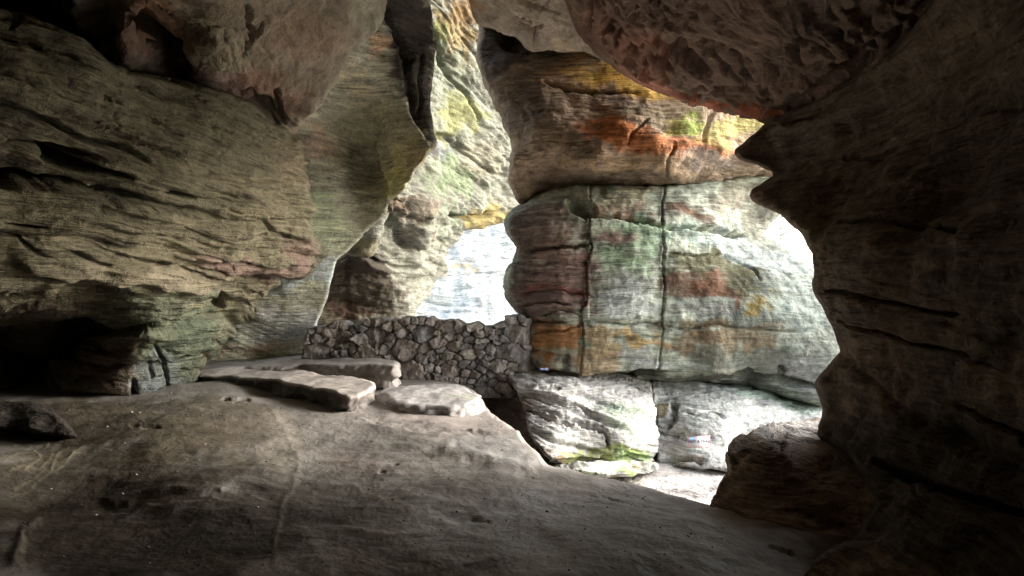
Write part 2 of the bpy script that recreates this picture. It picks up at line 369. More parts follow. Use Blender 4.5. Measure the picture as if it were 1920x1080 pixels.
# ---------------------------------------------------------------- hollow wall behind
def rel_back(P, px, py):
    r = strata(P, 3.2, .045, (.35, -.1), 1.2, .35, .8)+.09*fbm(P, .7, 4)+.008*fbm(P, 9, 3, .6)
    drip = perlin(np.stack([P[:, 0]*3.0, P[:, 1]*3.0, P[:, 2]*.35], -1)); return r+.05*drip
hollow = mass('hollow_wall', [(500, -190), (770, -190), (802, -20), (822, 80), (816, 130), (806, 180), (812, 240), (822, 262), (796, 300), (770, 330), (745, 368), (722, 378), (718, 405), (690, 430), (655, 470), (632, 490), (618, 540), (604, 585), (590, 625),
        (572, 668), (560, 690), (330, 720), (330, 480), (420, 200)],
    [(500, -190, 7.6), (770, -190, 9.0), (500, 100, 9.6), (800, 0, 11.0), (740, 40, 10.8), (650, 150, 11.0), (600, 260, 11.4), (580, 350, 11.6), (650, 330, 11.9), (700, 260, 12.1), (712, 330, 12.2), (735, 250, 11.4), (738, 340, 11.1), (780, 270, 11.0), (690, 300, 12.3), (800, 200, 11.5), (770, 130, 11.1), (818, 90, 11.5),
     (620, 450, 12.2), (690, 420, 12.3), (600, 580, 12.6), (560, 600, 12.5), (480, 600, 12.4), (420, 640, 12.4), (570, 665, 12.9), (400, 700, 12.3), (330, 600, 12.6), (480, 480, 12.0), (420, 250, 10.8)],
    M_wall, np.array([.25, .245, .19]), rel_back,
    [('groove', [(715, -40), (735, 60), (765, 110), (770, 180), (790, 240)], 12, .25), ('step', [(712, 20), (745, 85), (760, 140), (775, 215), (800, 260)], 40, -.2), ('groove', [(790, 95), (788, 150), (795, 225)], 5, .14),
     ('ridge', [(600, 165), (660, 190), (720, 235)], 6, .05), ('groove', [(560, 500), (520, 540), (470, 560), (460, 590)], 4, .06), ('ridge', [(470, 585), (560, 575), (625, 560)], 5, .05), ('ridge', [(400, 650), (480, 655), (560, 660)], 4, .06),
     ('step', [(722, 235), (712, 280), (720, 330), (724, 375)], 40, .25), ('groove', [(690, 430), (655, 470)], 4, .08)],
    [(768, 60, 56, 160, -12, np.array([.026, .022, .018]), .98), (792, 190, 26, 80, -4, np.array([.04, .036, .03]), .9), (700, 60, 30, 24, 30, np.array([.30, .17, .09]), .6), (768, 290, 50, 40, -45, np.array([.33, .30, .18]), .6), (740, 345, 18, 46, 15, np.array([.36, .34, .16]), .6),
     (600, 250, 40, 30, 20, np.array([.27, .17, .13]), .5), (560, 530, 80, 26, -14, BLUEGREY*.75, .8), (540, 610, 90, 40, 0, np.array([.30, .31, .30]), .8), (480, 650, 90, 10, 0, np.array([.36, .26, .21]), .6), (680, 320, 30, 80, 0, np.array([.13, .13, .11]), .6), (640, 140, 60, 40, 30, np.array([.28, .25, .17]), .6), (600, 420, 50, 60, 0, GREEN, .5), (620, 520, 20, 50, 10, BLUEGREY*1.3, .6)],
    curl=(7, .15), jag=1.6, seed=7, skirt=(.25, .8), gain=2.6)
tag(hollow, 'greenish grey hollowed rock wall with a black water streak beside the bright gap', 'rock wall', 'structure')

# ---------------------------------------------------------------- cliff outside the gap
def rel_cliff(P, px, py):
    k = .35*sstep(480, 380, py); q = P.copy(); q[:, 2] += k*P[:, 0]
    return beds(q, 1.3, .10, (.02, .03), 1.2, .4)+strata(q, 2.6, .08, (0, .1), 1.6, .5, 1.1)+.15*fbm(P, .8, 5)+.03*fbm(P, 4, 2, .6)
cliff = mass('cliff', [(560, 690), (590, 330), (700, 250), (690, -150), (1010, -150), (1010, 400), (960, 410), (930, 420), (872, 438), (858, 462), (845, 500), (820, 540), (800, 570), (772, 600), (750, 690)],
    [(x, y, d*1.12+max(0, (x-760)/60.0)) for x, y, d in [(560, 690, 14.6), (600, 560, 14.6), (620, 420, 14.2), (690, 250, 13.4), (690, -150, 11.8), (800, 40, 12.8), (870, 40, 12.6), (1010, -150, 12.2), (850, 130, 13.8), (850, 240, 14.2), (920, 240, 15.2), (1000, 300, 16), (800, 320, 14.2), (760, 380, 13.8), (690, 440, 13.6), (740, 430, 14.2), (850, 350, 15.0), (940, 390, 16.5), (860, 440, 15.8),
     (700, 540, 14.8), (760, 540, 15.4), (820, 520, 16.4), (760, 640, 15.6), (650, 480, 13.8)]],
    M_pale, np.array([.40, .40, .32]), rel_cliff,
    [('step', [(620, 488), (680, 480), (712, 460), (730, 430), (735, 395)], 60, .5), ('groove', [(620, 490), (700, 497), (790, 505)], 5, .14), ('ridge', [(620, 498), (700, 503), (800, 512)], 4, .1), ('step', [(735, 395), (800, 470), (850, 440)], 30, .3),
     ('groove', [(810, 60), (830, 130), (870, 170), (900, 240)], 6, .2), ('groove', [(820, 255), (850, 262), (870, 290)], 10, .25), ('ridge', [(800, 420), (790, 470), (800, 520)], 14, .2), ('groove', [(845, 400), (880, 412), (940, 395)], 7, .3), ('groove', [(860, 250), (885, 300), (950, 330)], 5, .14)],
    [(680, 540, 90, 64, 0, np.array([.10, .076, .05]), .95), (650, 585, 80, 22, 0, np.array([.15, .085, .05]), .8), (790, 400, 45, 40, 0, np.array([.30, .21, .15]), .6), (760, 390, 30, 24, 10, np.array([.17, .11, .06]), .8), (850, 60, 50, 70, 0, np.array([.38, .26, .09]), .8), (880, 20, 40, 26, 0, np.array([.33, .19, .08]), .7),
     (840, 190, 60, 130, -20, np.array([.40, .45, .34]), .5), (820, 60, 20, 30, 0, np.array([.24, .32, .1]), .6), (840, 140, 26, 70, -20, np.array([.42, .46, .34]), .6), (850, 220, 40, 50, 0, np.array([.40, .40, .12]), .7), (830, 280, 36, 20, 25, np.array([.26, .27, .30]), .7), (850, 330, 50, 40, 0, np.array([.30, .40, .20]), .7), (900, 300, 40, 30, 0, np.array([.50, .46, .33]), .7), (920, 410, 60, 22, -12, np.array([.55, .42, .12]), .8), (850, 400, 16, 20, 0, np.array([.16, .32, .12]), .7), (690, 460, 40, 24, -30, np.array([.36, .32, .18]), .8), (840, 420, 30, 40, 0, np.array([.42, .48, .34]), .6)],
    curl=(10, .6), jag=2.2, seed=9, skirt=(.4, 1.5), gain=.33)
tag(cliff, 'yellow and green stained cliff face rising outside the gap above the rubble wall', 'cliff', 'structure')
def rel_far(P, px, py): return beds(P, 1.0, .10, (.02, 0), .8, .25)+.2*fbm(P, .6, 4)
far = mass('far_cliff', [(640, 640), (640, 300), (1060, 300), (1060, 640)], [(640, 640, 27), (640, 300, 29), (1060, 300, 32), (1060, 640, 29), (850, 500, 28.5)],
    M_pale, np.array([.55, .585, .57]), rel_far, [], [(860, 495, 26, 8, 0, np.array([.6, .48, .3]), .7), (850, 580, 60, 10, 0, np.array([.45, .52, .6]), .6), (900, 440, 50, 24, 0, np.array([.45, .46, .46]), .6)],
    curl=(4, .2), jag=2, seed=10, skirt=(.5, 2.0), gain=.70)
tag(far, 'pale overexposed cliff face far beyond the gap behind the rubble wall', 'cliff', 'structure')

# ---------------------------------------------------------------- roof over the gap and pitted ceiling
def rel_lint(P, px, py): return strata(P, 3.5, .07, (.5, .3), 1.0, .5, 1.0)+.14*fbm(P, 1.0, 4)+.012*fbm(P, 8, 3)
lint = mass('roof_shelf', [(845, -190), (1200, -190), (1200, 60), (1130, 110), (1102, 104), (1060, 96), (1030, 94), (996, 90), (975, 68), (945, 56), (903, 40), (880, 15), (862, -10)],
    [(845, -190, 8.0), (1200, -190, 7.4), (880, 0, 10.4), (903, 40, 11.2), (960, 20, 10.2), (1000, 85, 11.0), (1050, 40, 9.8), (1100, 100, 10.6), (1200, 60, 9.4)],
    M_ceil, np.array([.30, .25, .195]), rel_lint, [('groove', [(970, 0), (1010, 12), (1050, 22)], 4, .1), ('groove', [(1000, 70), (1000, 50), (1020, 40)], 5, .12), ('groove', [(960, 30), (1000, 35)], 3, .08)],
    [(870, 15, 40, 30, 0, np.array([.33, .18, .08]), .7), (1040, 92, 60, 12, 0, np.array([.36, .29, .2]), .7), (1000, 50, 40, 30, 0, np.array([.24, .19, .16]), .5)],
    curl=(10, .35), jag=1.4, seed=12, skirt=(.3, 1.0, 2.0), gain=1.4)
tag(lint, 'light brown shelf of roof rock jutting over the top of the pillar', 'roof shelf', 'structure')

def rel_pit(P, px, py):
    w = P+.22*np.stack([perlin(P*1.1), perlin(P*1.1+5), perlin(P*1.1+9)], -1)
    u = .85*w[:, 0]+.5*w[:, 1]; v = -.5*w[:, 0]+.85*w[:, 1]; z = w[:, 2]
    n = lambda k, s_: perlin(np.stack([u*k*.42+s_, v*k, z*k*1.1+s_], -1))
    a, b, c = n(5.5, 1), n(10, 4), n(19, 8)
    m = .35+.9*sstep(-.3, .4, perlin(P*.8+4))
    return .16*fbm(P, .7, 3)-m*(.19*sstep(.05, .45, a)+.10*sstep(.06, .42, b)+.012*c)+.02*a+.010*fbm(P, 7, 2, .6)
pit = mass('pitted_ceiling', [(1000, -240), (2100, -240), (2100, 0), (1900, 20), (1760, 110), (1640, 200), (1560, 250), (1500, 290), (1440, 262), (1434, 236), (1400, 222), (1340, 208), (1290, 197), (1240, 178), (1205, 168), (1165, 140), (1120, 108), (1098, 84), (1075, 40), (1052, -10)],
    [(1000, -240, 6.0), (1500, -240, 4.3), (2100, -240, 3.3), (2100, 0, 3.5), (1055, -10, 8.2), (1100, 85, 8.9), (1160, 138, 9.2), (1240, 178, 9.2), (1340, 208, 8.8), (1434, 236, 8.2), (1500, 285, 7.8), (1200, 60, 7.7), (1300, 100, 7.5), (1400, 170, 8.0), (1500, 100, 6.2), (1600, 60, 5.3), (1560, 210, 6.9), (1640, 160, 5.9), (1750, 40, 4.7), (1900, 0, 4.0), (1300, 0, 6.4)],
    M_ceil, np.array([.20, .135, .10]), rel_pit, [('groove', [(1180, 20), (1230, 60), (1220, 90), (1290, 100)], 8, .12), ('groove', [(1440, 240), (1560, 170), (1700, 70), (1790, -20)], 26, .15)],
    [(1180, 110, 150, 40, 38, np.array([.24, .115, .08]), .7), (1330, 205, 130, 12, 12, np.array([.46, .15, .08]), .85), (1220, 160, 60, 14, 30, np.array([.36, .16, .11]), .7), (1120, 60, 60, 60, 40, np.array([.15, .095, .07]), .6), (1700, 0, 200, 120, 0, np.array([.15, .11, .085]), .7)],
    curl=(9, .25), jag=1.4, seed=13, skirt=(.25, .8, 2.0), gain=1.05, damp=34)
tag(pit, 'dark red honeycombed ceiling full of wind pits with an orange lower lip', 'ceiling', 'structure')

# ---------------------------------------------------------------- right wall
def rel_right(P, px, py):
    return beds(P, 1.8, .05, (.0, -.10), .7, .4)+.15*fbm(P, .8, 4)+.014*fbm(P, 6, 2, .6)
RW = lambda c: [(x, y, d*(.88-.16*min(1, max(0, (y-300)/170.0)))) for x, y, d in c]
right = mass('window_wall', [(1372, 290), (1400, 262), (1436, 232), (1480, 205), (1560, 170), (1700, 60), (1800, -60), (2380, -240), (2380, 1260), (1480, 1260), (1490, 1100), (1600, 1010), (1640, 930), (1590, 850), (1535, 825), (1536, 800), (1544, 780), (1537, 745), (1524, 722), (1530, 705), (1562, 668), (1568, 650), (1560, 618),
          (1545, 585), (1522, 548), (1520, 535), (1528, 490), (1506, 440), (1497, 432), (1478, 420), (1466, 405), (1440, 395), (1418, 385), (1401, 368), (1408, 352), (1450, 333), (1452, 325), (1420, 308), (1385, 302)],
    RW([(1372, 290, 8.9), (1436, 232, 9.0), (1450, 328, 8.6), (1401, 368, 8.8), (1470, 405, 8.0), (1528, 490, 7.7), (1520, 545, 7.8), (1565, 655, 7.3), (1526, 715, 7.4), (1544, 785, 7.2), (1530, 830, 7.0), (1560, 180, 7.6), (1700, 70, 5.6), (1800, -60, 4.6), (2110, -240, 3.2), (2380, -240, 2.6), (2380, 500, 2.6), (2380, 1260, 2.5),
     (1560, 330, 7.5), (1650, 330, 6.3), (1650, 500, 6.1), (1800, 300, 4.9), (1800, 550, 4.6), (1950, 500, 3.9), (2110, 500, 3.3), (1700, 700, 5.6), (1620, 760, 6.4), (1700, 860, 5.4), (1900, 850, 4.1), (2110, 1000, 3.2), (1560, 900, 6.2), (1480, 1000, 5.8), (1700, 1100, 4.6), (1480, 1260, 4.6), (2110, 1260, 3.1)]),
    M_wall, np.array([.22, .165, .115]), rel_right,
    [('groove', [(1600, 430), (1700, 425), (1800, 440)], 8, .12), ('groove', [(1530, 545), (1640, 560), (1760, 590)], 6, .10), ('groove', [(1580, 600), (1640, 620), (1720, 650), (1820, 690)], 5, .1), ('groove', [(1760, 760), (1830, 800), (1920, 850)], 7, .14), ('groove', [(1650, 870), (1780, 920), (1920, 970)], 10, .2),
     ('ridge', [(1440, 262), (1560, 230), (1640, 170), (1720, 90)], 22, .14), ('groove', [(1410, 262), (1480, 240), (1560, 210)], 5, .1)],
    [(1470, 290, 90, 40, -20, np.array([.21, .165, .13]), .7), (1850, 400, 150, 300, 0, np.array([.12, .09, .06]), .7), (1760, 950, 330, 190, 10, np.array([.07, .05, .035]), .9), (1440, 375, 40, 20, 25, np.array([.26, .16, .10]), .7), (1640, 650, 80, 120, 0, np.array([.24, .165, .11]), .6)],  # large dark spot low down paints the shade at the wall's base
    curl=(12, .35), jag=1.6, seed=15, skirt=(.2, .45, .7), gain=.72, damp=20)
tag(right, 'dark brown rock wall in shadow at the edge of the bright window opening', 'rock wall', 'structure')

# sill of the window: a block of the same rock
sill = mass('window_sill', [(1330, 950), (1345, 905), (1354, 894), (1361, 882), (1354, 862), (1366, 832), (1386, 818), (1402, 812), (1430, 796), (1470, 788), (1540, 784), (1640, 800), (1700, 1010), (1600, 1060), (1320, 1040)],
    [(x, y, d*.85) for x, y, d in [(1330, 950, 5.9), (1360, 880, 6.1), (1362, 845, 6.2), (1386, 820, 6.5), (1430, 825, 6.3), (1450, 812, 6.8), (1480, 789, 7.8), (1540, 786, 7.9), (1530, 830, 6.9), (1450, 850, 6.0), (1420, 900, 5.8), (1400, 960, 5.6), (1550, 930, 5.6), (1700, 1010, 4.9), (1640, 800, 6.6), (1320, 1040, 5.7), (1600, 1060, 4.9)]],
    M_wall, np.array([.24, .17, .12]), lambda P, px, py: beds(P, 3.0, .022, (.1, -.1), .8, .6)+.07*fbm(P, 1.2, 4)+.010*fbm(P, 8, 4),
    [('groove', [(1363, 842), (1375, 855), (1378, 865)], 4, .07), ('groove', [(1450, 812), (1480, 812)], 4, .06), ('groove', [(1440, 820), (1475, 830), (1460, 852)], 5, .07)],
    [(1480, 800, 70, 18, 0, np.array([.40, .38, .36]), .8)], curl=(8, .25), jag=1.4, seed=16, skirt=(.25, .7))  # pale spot paints the light falling on the flat top
tag(sill, 'brown rock sill below the window opening with its lit top painted pale', 'rock sill', 'structure')

# ---------------------------------------------------------------- pillar
pillar = bpy.data.objects.new('rock_pillar', None); C.objects.link(pillar); pillar.location = pt(1150, 700, 12.0)
tag(pillar, 'massive jointed sandstone pillar stained orange, green and white between the gap and the window', 'rock pillar')
def thin(sp, x0, k): return [(a, b, c, d, e, np.array(f)*(k if a > x0 else 1), g) for a, b, c, d, e, f, g in sp]  # darkens colours right of x0 to offset the strong window light
def own(o):
    o.parent = pillar; o.matrix_parent_inverse = pillar.matrix_basis.inverted(); return o
import mathutils
pillar.matrix_basis = mathutils.Matrix.Translation(pillar.location)
def rel_low(P, px, py):
    r = beds(P, 1.9, .04, (.02, 0), .5, .4)*np.where(px < 1105, 1.9, .7)+.07*fbm(P, 1.0, 4)+.014*fbm(P, 6, 2, .6)
    return r
low = mass('jointed_base', [(1040, 352), (1250, 345), (1460, 318), (1560, 330), (1460, 400), (1440, 425), (1425, 440), (1490, 470), (1550, 520), (1700, 600), (1700, 770), (1540, 765), (1390, 722), (1180, 712), (1000, 702), (985, 660), (978, 620), (972, 585), (952, 560), (946, 535), (947, 505), (965, 478), (966, 462), (948, 440), (946, 412), (952, 398), (975, 385)],
    [(1040, 352, 12.6), (1250, 345, 12.4), (1460, 320, 12.9), (960, 400, 12.2), (950, 440, 12.2), (947, 530, 12.3), (980, 620, 12.2), (1000, 700, 12.2), (1040, 420, 11.75), (1040, 520, 11.7), (1040, 620, 11.6), (1045, 670, 11.75), (1105, 400, 11.8), (1120, 520, 11.6), (1130, 640, 11.5), (1170, 380, 11.95),
     (1245, 420, 11.6), (1245, 540, 11.55), (1245, 660, 11.5), (1340, 400, 12.2), (1350, 450, 12.1), (1350, 560, 11.6), (1350, 660, 11.5), (1440, 430, 13.4), (1450, 480, 12.7), (1460, 560, 11.7), (1460, 680, 11.6), (1550, 530, 12.6), (1550, 620, 11.8), (1550, 740, 11.7), (1700, 640, 12.4), (1700, 770, 12.1), (1150, 705, 11.9), (1390, 722, 12.2)],
    M_pale, np.array([.335, .36, .29]), rel_low,
    [('groove', [(1108, 380), (1104, 430), (1107, 470), (1099, 520), (1101, 560), (1092, 610), (1094, 640), (1084, 700)], 2.4, .10), ('step', [(1108, 380), (1104, 430), (1107, 470), (1099, 520), (1101, 560), (1092, 610), (1094, 640), (1084, 700)], 34, .09), ('groove', [(1246, 350), (1242, 400), (1246, 450), (1242, 510), (1244, 560), (1240, 640), (1222, 705)], 2.4, .08), ('step', [(1246, 350), (1242, 400), (1246, 450), (1242, 510), (1244, 560), (1240, 640), (1222, 705)], 30, .035), ('pit', 1090, 392, 30, 14, 20, .5), ('groove', [(1110, 402), (1180, 410), (1244, 422)], 5, .2), ('groove', [(1246, 425), (1330, 432), (1400, 440)], 6, .25),
     ('pit', 1192, 414, 6, 4, 0, .15), ('pit', 1208, 415, 7, 4, 0, .15), ('pit', 1226, 419, 8, 4, 0, .15),
     ('groove', [(985, 470), (1050, 462), (1104, 455)], 6, .14), ('groove', [(985, 548), (1040, 540), (1100, 547)], 3, .07), ('groove', [(980, 575), (1040, 566), (1070, 572)], 3, .08), ('groove', [(1015, 592), (1050, 582), (1096, 594)], 2.6, .06), ('groove', [(1000, 627), (1050, 620), (1090, 610)], 3, .06), ('groove', [(980, 608), (1020, 603), (1060, 604)], 3, .08),
     ('step', [(1400, 690), (1240, 684), (1084, 690), (1000, 684)], 26, -.30), ('groove', [(1000, 690), (1090, 694), (1230, 692), (1390, 705), (1560, 735)], 9, .30), ('pit', 1402, 697, 11, 13, 0, .22), ('pit', 1464, 695, 9, 12, 0, .2),
     ('groove', [(1250, 480), (1330, 478), (1400, 500), (1425, 530)], 3, .06), ('groove', [(1110, 600), (1180, 610), (1243, 605)], 4, .07), ('groove', [(1250, 610), (1380, 615), (1540, 610)], 4, .07), ('groove', [(1110, 630), (1180, 635), (1243, 632)], 3, .05)],
    thin([(1470, 580, 230, 240, 0, np.array([.33, .36, .30]), .95)]+[(1030, 430, 80, 60, 0, np.array([.16, .105, .085]), .9), (1040, 540, 80, 70, 0, np.array([.19, .115, .10]), .9), (970, 540, 26, 120, 0, np.array([.13, .10, .085]), .8), (1060, 410, 26, 14, 0, np.array([.34, .28, .23]), .7), (1050, 548, 60, 9, 0, np.array([.24, .08, .06]), .6), (1045, 640, 60, 40, 0, np.array([.36, .18, .07]), .95), (1010, 600, 30, 40, -40, np.array([.10, .075, .06]), .6),
     (1175, 370, 60, 18, 0, np.array([.40, .36, .24]), .7), (1170, 398, 60, 12, 5, np.array([.26, .16, .10]), .7), (1200, 440, 60, 26, 10, np.array([.33, .44, .30]), .85), (1150, 450, 36, 20, 8, np.array([.23, .14, .12]), .85), (1165, 490, 50, 30, 0, np.array([.30, .40, .26]), .8), (1180, 560, 55, 44, 0, np.array([.42, .44, .42]), .75), (1130, 640, 40, 26, 20, np.array([.30, .20, .09]), .7), (1200, 640, 50, 10, 0, np.array([.42, .26, .09]), .7), (1120, 680, 40, 22, 0, np.array([.30, .20, .11]), .7),
     (1300, 400, 60, 22, 0, np.array([.34, .27, .2]), .7), (1290, 400, 46, 10, 5, np.array([.28, .14, .08]), .8), (1380, 370, 60, 30, -20, np.array([.40, .30, .22]), .6), (1420, 410, 40, 30, -30, np.array([.36, .34, .26]), .7), (1320, 450, 90, 18, 8, np.array([.60, .74, .64]), .85), (1420, 480, 110, 28, 18, np.array([.72, .80, .76]), .85), (1330, 500, 84, 26, 5, np.array([.17, .165, .075]), .92), (1290, 530, 60, 28, 5, np.array([.28, .14, .08]), .8), (1350, 540, 60, 22, 10, np.array([.31, .14, .07]), .85), (1395, 522, 34, 28, 30, np.array([.17, .16, .075]), .9), (1383, 570, 12, 18, 0, np.array([.28, .13, .06]), .9),
     (1436, 570, 26, 22, 0, np.array([.33, .24, .06]), .95), (1330, 590, 80, 20, 5, np.array([.42, .40, .36]), .6), (1380, 625, 160, 14, 2, np.array([.38, .27, .14]), .7), (1300, 640, 60, 18, 2, np.array([.36, .20, .08]), .7), (1350, 670, 60, 20, 10, np.array([.32, .30, .22]), .7), (1440, 670, 90, 26, 0, np.array([.36, .36, .30]), .7), (1500, 700, 80, 30, 0, np.array([.46, .47, .44]), .7), (1500, 580, 60, 70, 10, np.array([.58, .68, .60]), .7), (1450, 745, 90, 18, 10, np.array([.36, .46, .34]), .8), (1200, 670, 50, 16, 0, np.array([.36, .36, .36]), .6), (1260, 700, 160, 9, 2, np.array([.10, .075, .055]), .7), (1030, 692, 60, 10, 0, np.array([.05, .04, .035]), .8)], 1250, .31),  # dark bands along the foot paint the base shadow
    curl=(12, .5), jag=2.4, seed=17, skirt=(.3, 1.0, 2.2), tint=.3, gain=.95)
own(low)
def rel_up(P, px, py):
    return beds(P, 2.2, .045, (.10, 0), .7, .5)+.11*fbm(P, 1.0, 4)+.02*fbm(P, 4, 3, .6)
up = mass('overhanging_top', [(905, 30), (1100, -40), (1500, -40), (1560, 300), (1460, 345), (1440, 330), (1360, 338), (1250, 352), (1120, 352), (1060, 362), (1000, 380), (968, 384), (960, 360), (952, 330), (962, 300), (958, 268), (942, 240), (925, 205), (915, 170), (898, 130), (893, 100), (898, 60)],
    [(905, 30, 12.6), (1100, -40, 12.2), (1500, -40, 12), (895, 100, 12.4), (940, 240, 12.4), (960, 340, 12.5), (968, 384, 12.7), (950, 130, 12.1), (1000, 90, 12.3), (1000, 200, 11.7), (1010, 290, 11.7), (1020, 350, 12.9), (1100, 150, 11.7), (1120, 250, 11.35), (1120, 308, 11.2), (1120, 348, 13.0), (1250, 190, 11.5), (1250, 260, 11.3), (1250, 308, 11.2), (1250, 350, 13.0),
     (1350, 230, 11.6), (1350, 290, 11.6), (1360, 336, 12.8), (1430, 240, 12.0), (1440, 300, 12.1), (1560, 300, 12.8)],
    M_wall, np.array([.27, .20, .14]), rel_up,
    [('groove', [(1020, 155), (1060, 162), (1120, 168), (1200, 172)], 5, .16), ('groove', [(1215, 220), (1200, 235), (1185, 250), (1178, 270)], 3, .07), ('groove', [(1265, 270), (1256, 300), (1250, 330)], 4, .08), ('groove', [(1340, 210), (1325, 240), (1322, 270)], 5, .08), ('pit', 960, 75, 30, 22, 20, .3), ('ridge', [(970, 290), (975, 330), (990, 370)], 10, .08)],
    thin([(930, 90, 50, 60, 0, np.array([.06, .05, .045]), .85), (980, 190, 70, 60, 10, np.array([.18, .135, .10]), .7), (1100, 140, 80, 30, 5, np.array([.30, .17, .08]), .7), (1180, 150, 110, 24, 10, np.array([.46, .29, .07]), .85), (1090, 170, 70, 14, 5, np.array([.24, .16, .09]), .6), (1250, 215, 90, 22, 5, np.array([.38, .31, .20]), .75), (1150, 235, 50, 16, 30, np.array([.30, .15, .07]), .6), (1140, 250, 60, 16, 20, np.array([.46, .16, .05]), .8), (1185, 262, 62, 26, 22, np.array([.46, .18, .065]), .9), (1240, 280, 70, 18, 5, np.array([.44, .17, .065]), .85), (1320, 284, 70, 16, 0, np.array([.46, .19, .085]), .8), (1270, 240, 44, 18, -5, np.array([.42, .34, .10]), .85), (1290, 236, 30, 14, -10, np.array([.28, .36, .10]), .8), (1380, 240, 60, 18, 5, np.array([.42, .36, .13]), .85), (1350, 265, 50, 14, 0, np.array([.38, .26, .09]), .8), (1330, 305, 60, 14, 0, np.array([.38, .32, .28]), .7), (1420, 285, 30, 20, 0, np.array([.38, .30, .22]), .7), (1180, 305, 120, 16, 0, np.array([.30, .20, .11]), .7), (1180, 338, 180, 12, 0, np.array([.12, .085, .06]), .7)], 1225, .7),  # dark band at the lower edge paints shadow under the overhang
    curl=(12, .5), jag=1.8, seed=18, skirt=(.3, 1.0, 2.2), tint=.28, gain=1.1)
own(up)

# ---------------------------------------------------------------- floor
fz = lambda px, py, z: (px, py, yz(py, z))
def rel_floor(P, px, py):
    return .05*fbm(P, .55, 4)+.008*fbm(P*np.array([.6, 1.4, 1]), 1.6, 4)+.012*fbm(P, 2.2, 3)+.004*fbm(P, 9, 3)
floor_feats = [('ridge', [(500, 760), (530, 800), (560, 850), (556, 885), (538, 930), (522, 980), (516, 1060)], 6, .004), 
    ('groove', [(170, 942), (260, 938), (380, 930), (520, 928)], 16, .022), ('groove', [(415, 753), (440, 754), (468, 753)], 3, .06), ('groove', [(245, 800), (300, 802)], 4, .02), ('groove', [(690, 790), (740, 799), (860, 806), (930, 812)], 5, .02), ('step', [(985, 812), (930, 803), (800, 808), (670, 788)], 30, .05),
    ('groove', [(880, 968), (920, 980)], 3, .012), ('pit', 742, 866, 7, 2.5, 0, .03), ('pit', 716, 880, 7, 2.5, 0, .03), ('groove', [(1100, 928), (1140, 936), (1180, 946)], 2.6, .012), ('groove', [(1440, 1028), (1490, 1040)], 6, .02), ('ridge', [(640, 900), (720, 940), (780, 955)], 6, .004), ('pit', 855, 965, 50, 20, 10, .010),
    ('ridge', [(820, 840), (900, 850), (1010, 868)], 10, .03), ('ridge', [(610, 995), (700, 1000), (820, 1005)], 5, .008), ('ridge', [(20, 1060), (40, 1000), (80, 970)], 8, .012)]
spots_floor = [(200, 800, 240, 60, 0, np.array([.12, .095, .06]), .85), (400, 800, 150, 70, 0, np.array([.16, .135, .10]), .75), (150, 900, 300, 70, 0, np.array([.11, .085, .055]), .7), (280, 1010, 400, 110, 0, np.array([.055, .042, .03]), .92), (1750, 1050, 330, 110, 0, np.array([.06, .045, .035]), .9), (530, 830, 40, 60, 20, np.array([.40, .36, .30]), .6), (700, 870, 90, 22, 10, np.array([.24, .19, .17]), .5), (850, 790, 160, 40, 5, np.array([.38, .33, .31]), .6), (950, 845, 140, 20, 12, np.array([.33, .32, .31]), .7), (700, 1050, 90, 50, 0, np.array([.17, .135, .11]), .6), (1050, 1000, 330, 80, 5, np.array([.48, .47, .455]), .8),  # paints the light fall-off: dark left, front and right corner, pale mid-floor
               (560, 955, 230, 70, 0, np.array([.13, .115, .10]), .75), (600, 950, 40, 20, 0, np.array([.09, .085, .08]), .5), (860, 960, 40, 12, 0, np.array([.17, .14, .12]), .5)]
for i in range(0):                   # net of pale hard ridges standing out at the left
    x0 = -50+i*47; floor_feats.append(('ridge', [(x0, 935-i*4), (x0+35, 890-i*3), (x0+80, 860-i*5), (x0+110, 830)], 3.2, .022)); floor_feats.append(('seam', [(x0, 935-i*4), (x0+35, 890-i*3), (x0+80, 860-i*5), (x0+110, 830)], 5, np.array([.44, .37, .22]), .85))
for p_ in ([(-20, 872), (30, 858), (70, 845), (90, 822)], [(40, 890), (75, 862), (62, 840), (80, 824)], [(95, 890), (110, 850), (130, 835)], [(0, 850), (30, 835), (60, 842), (95, 826)], [(0, 895), (40, 880), (70, 885), (110, 850)], [(20, 920), (60, 905), (100, 875), (150, 840)], [(0, 935), (50, 920), (110, 880), (160, 835)]):
    floor_feats.append(('ridge', p_, 2.2, .003)); floor_feats.append(('seam', p_, 3.2, np.array([.30, .27, .18]), .6))
for p_ in ([(500, 760), (530, 800), (560, 850), (556, 885), (538, 930), (522, 980), (516, 1060)], [(40, 1080), (40, 1000), (80, 970)], [(610, 995), (700, 1000), (820, 1005)], [(640, 900), (720, 940), (780, 955)]):
    floor_feats.append(('seam', p_, 7, np.array([.34, .30, .24]), .3))
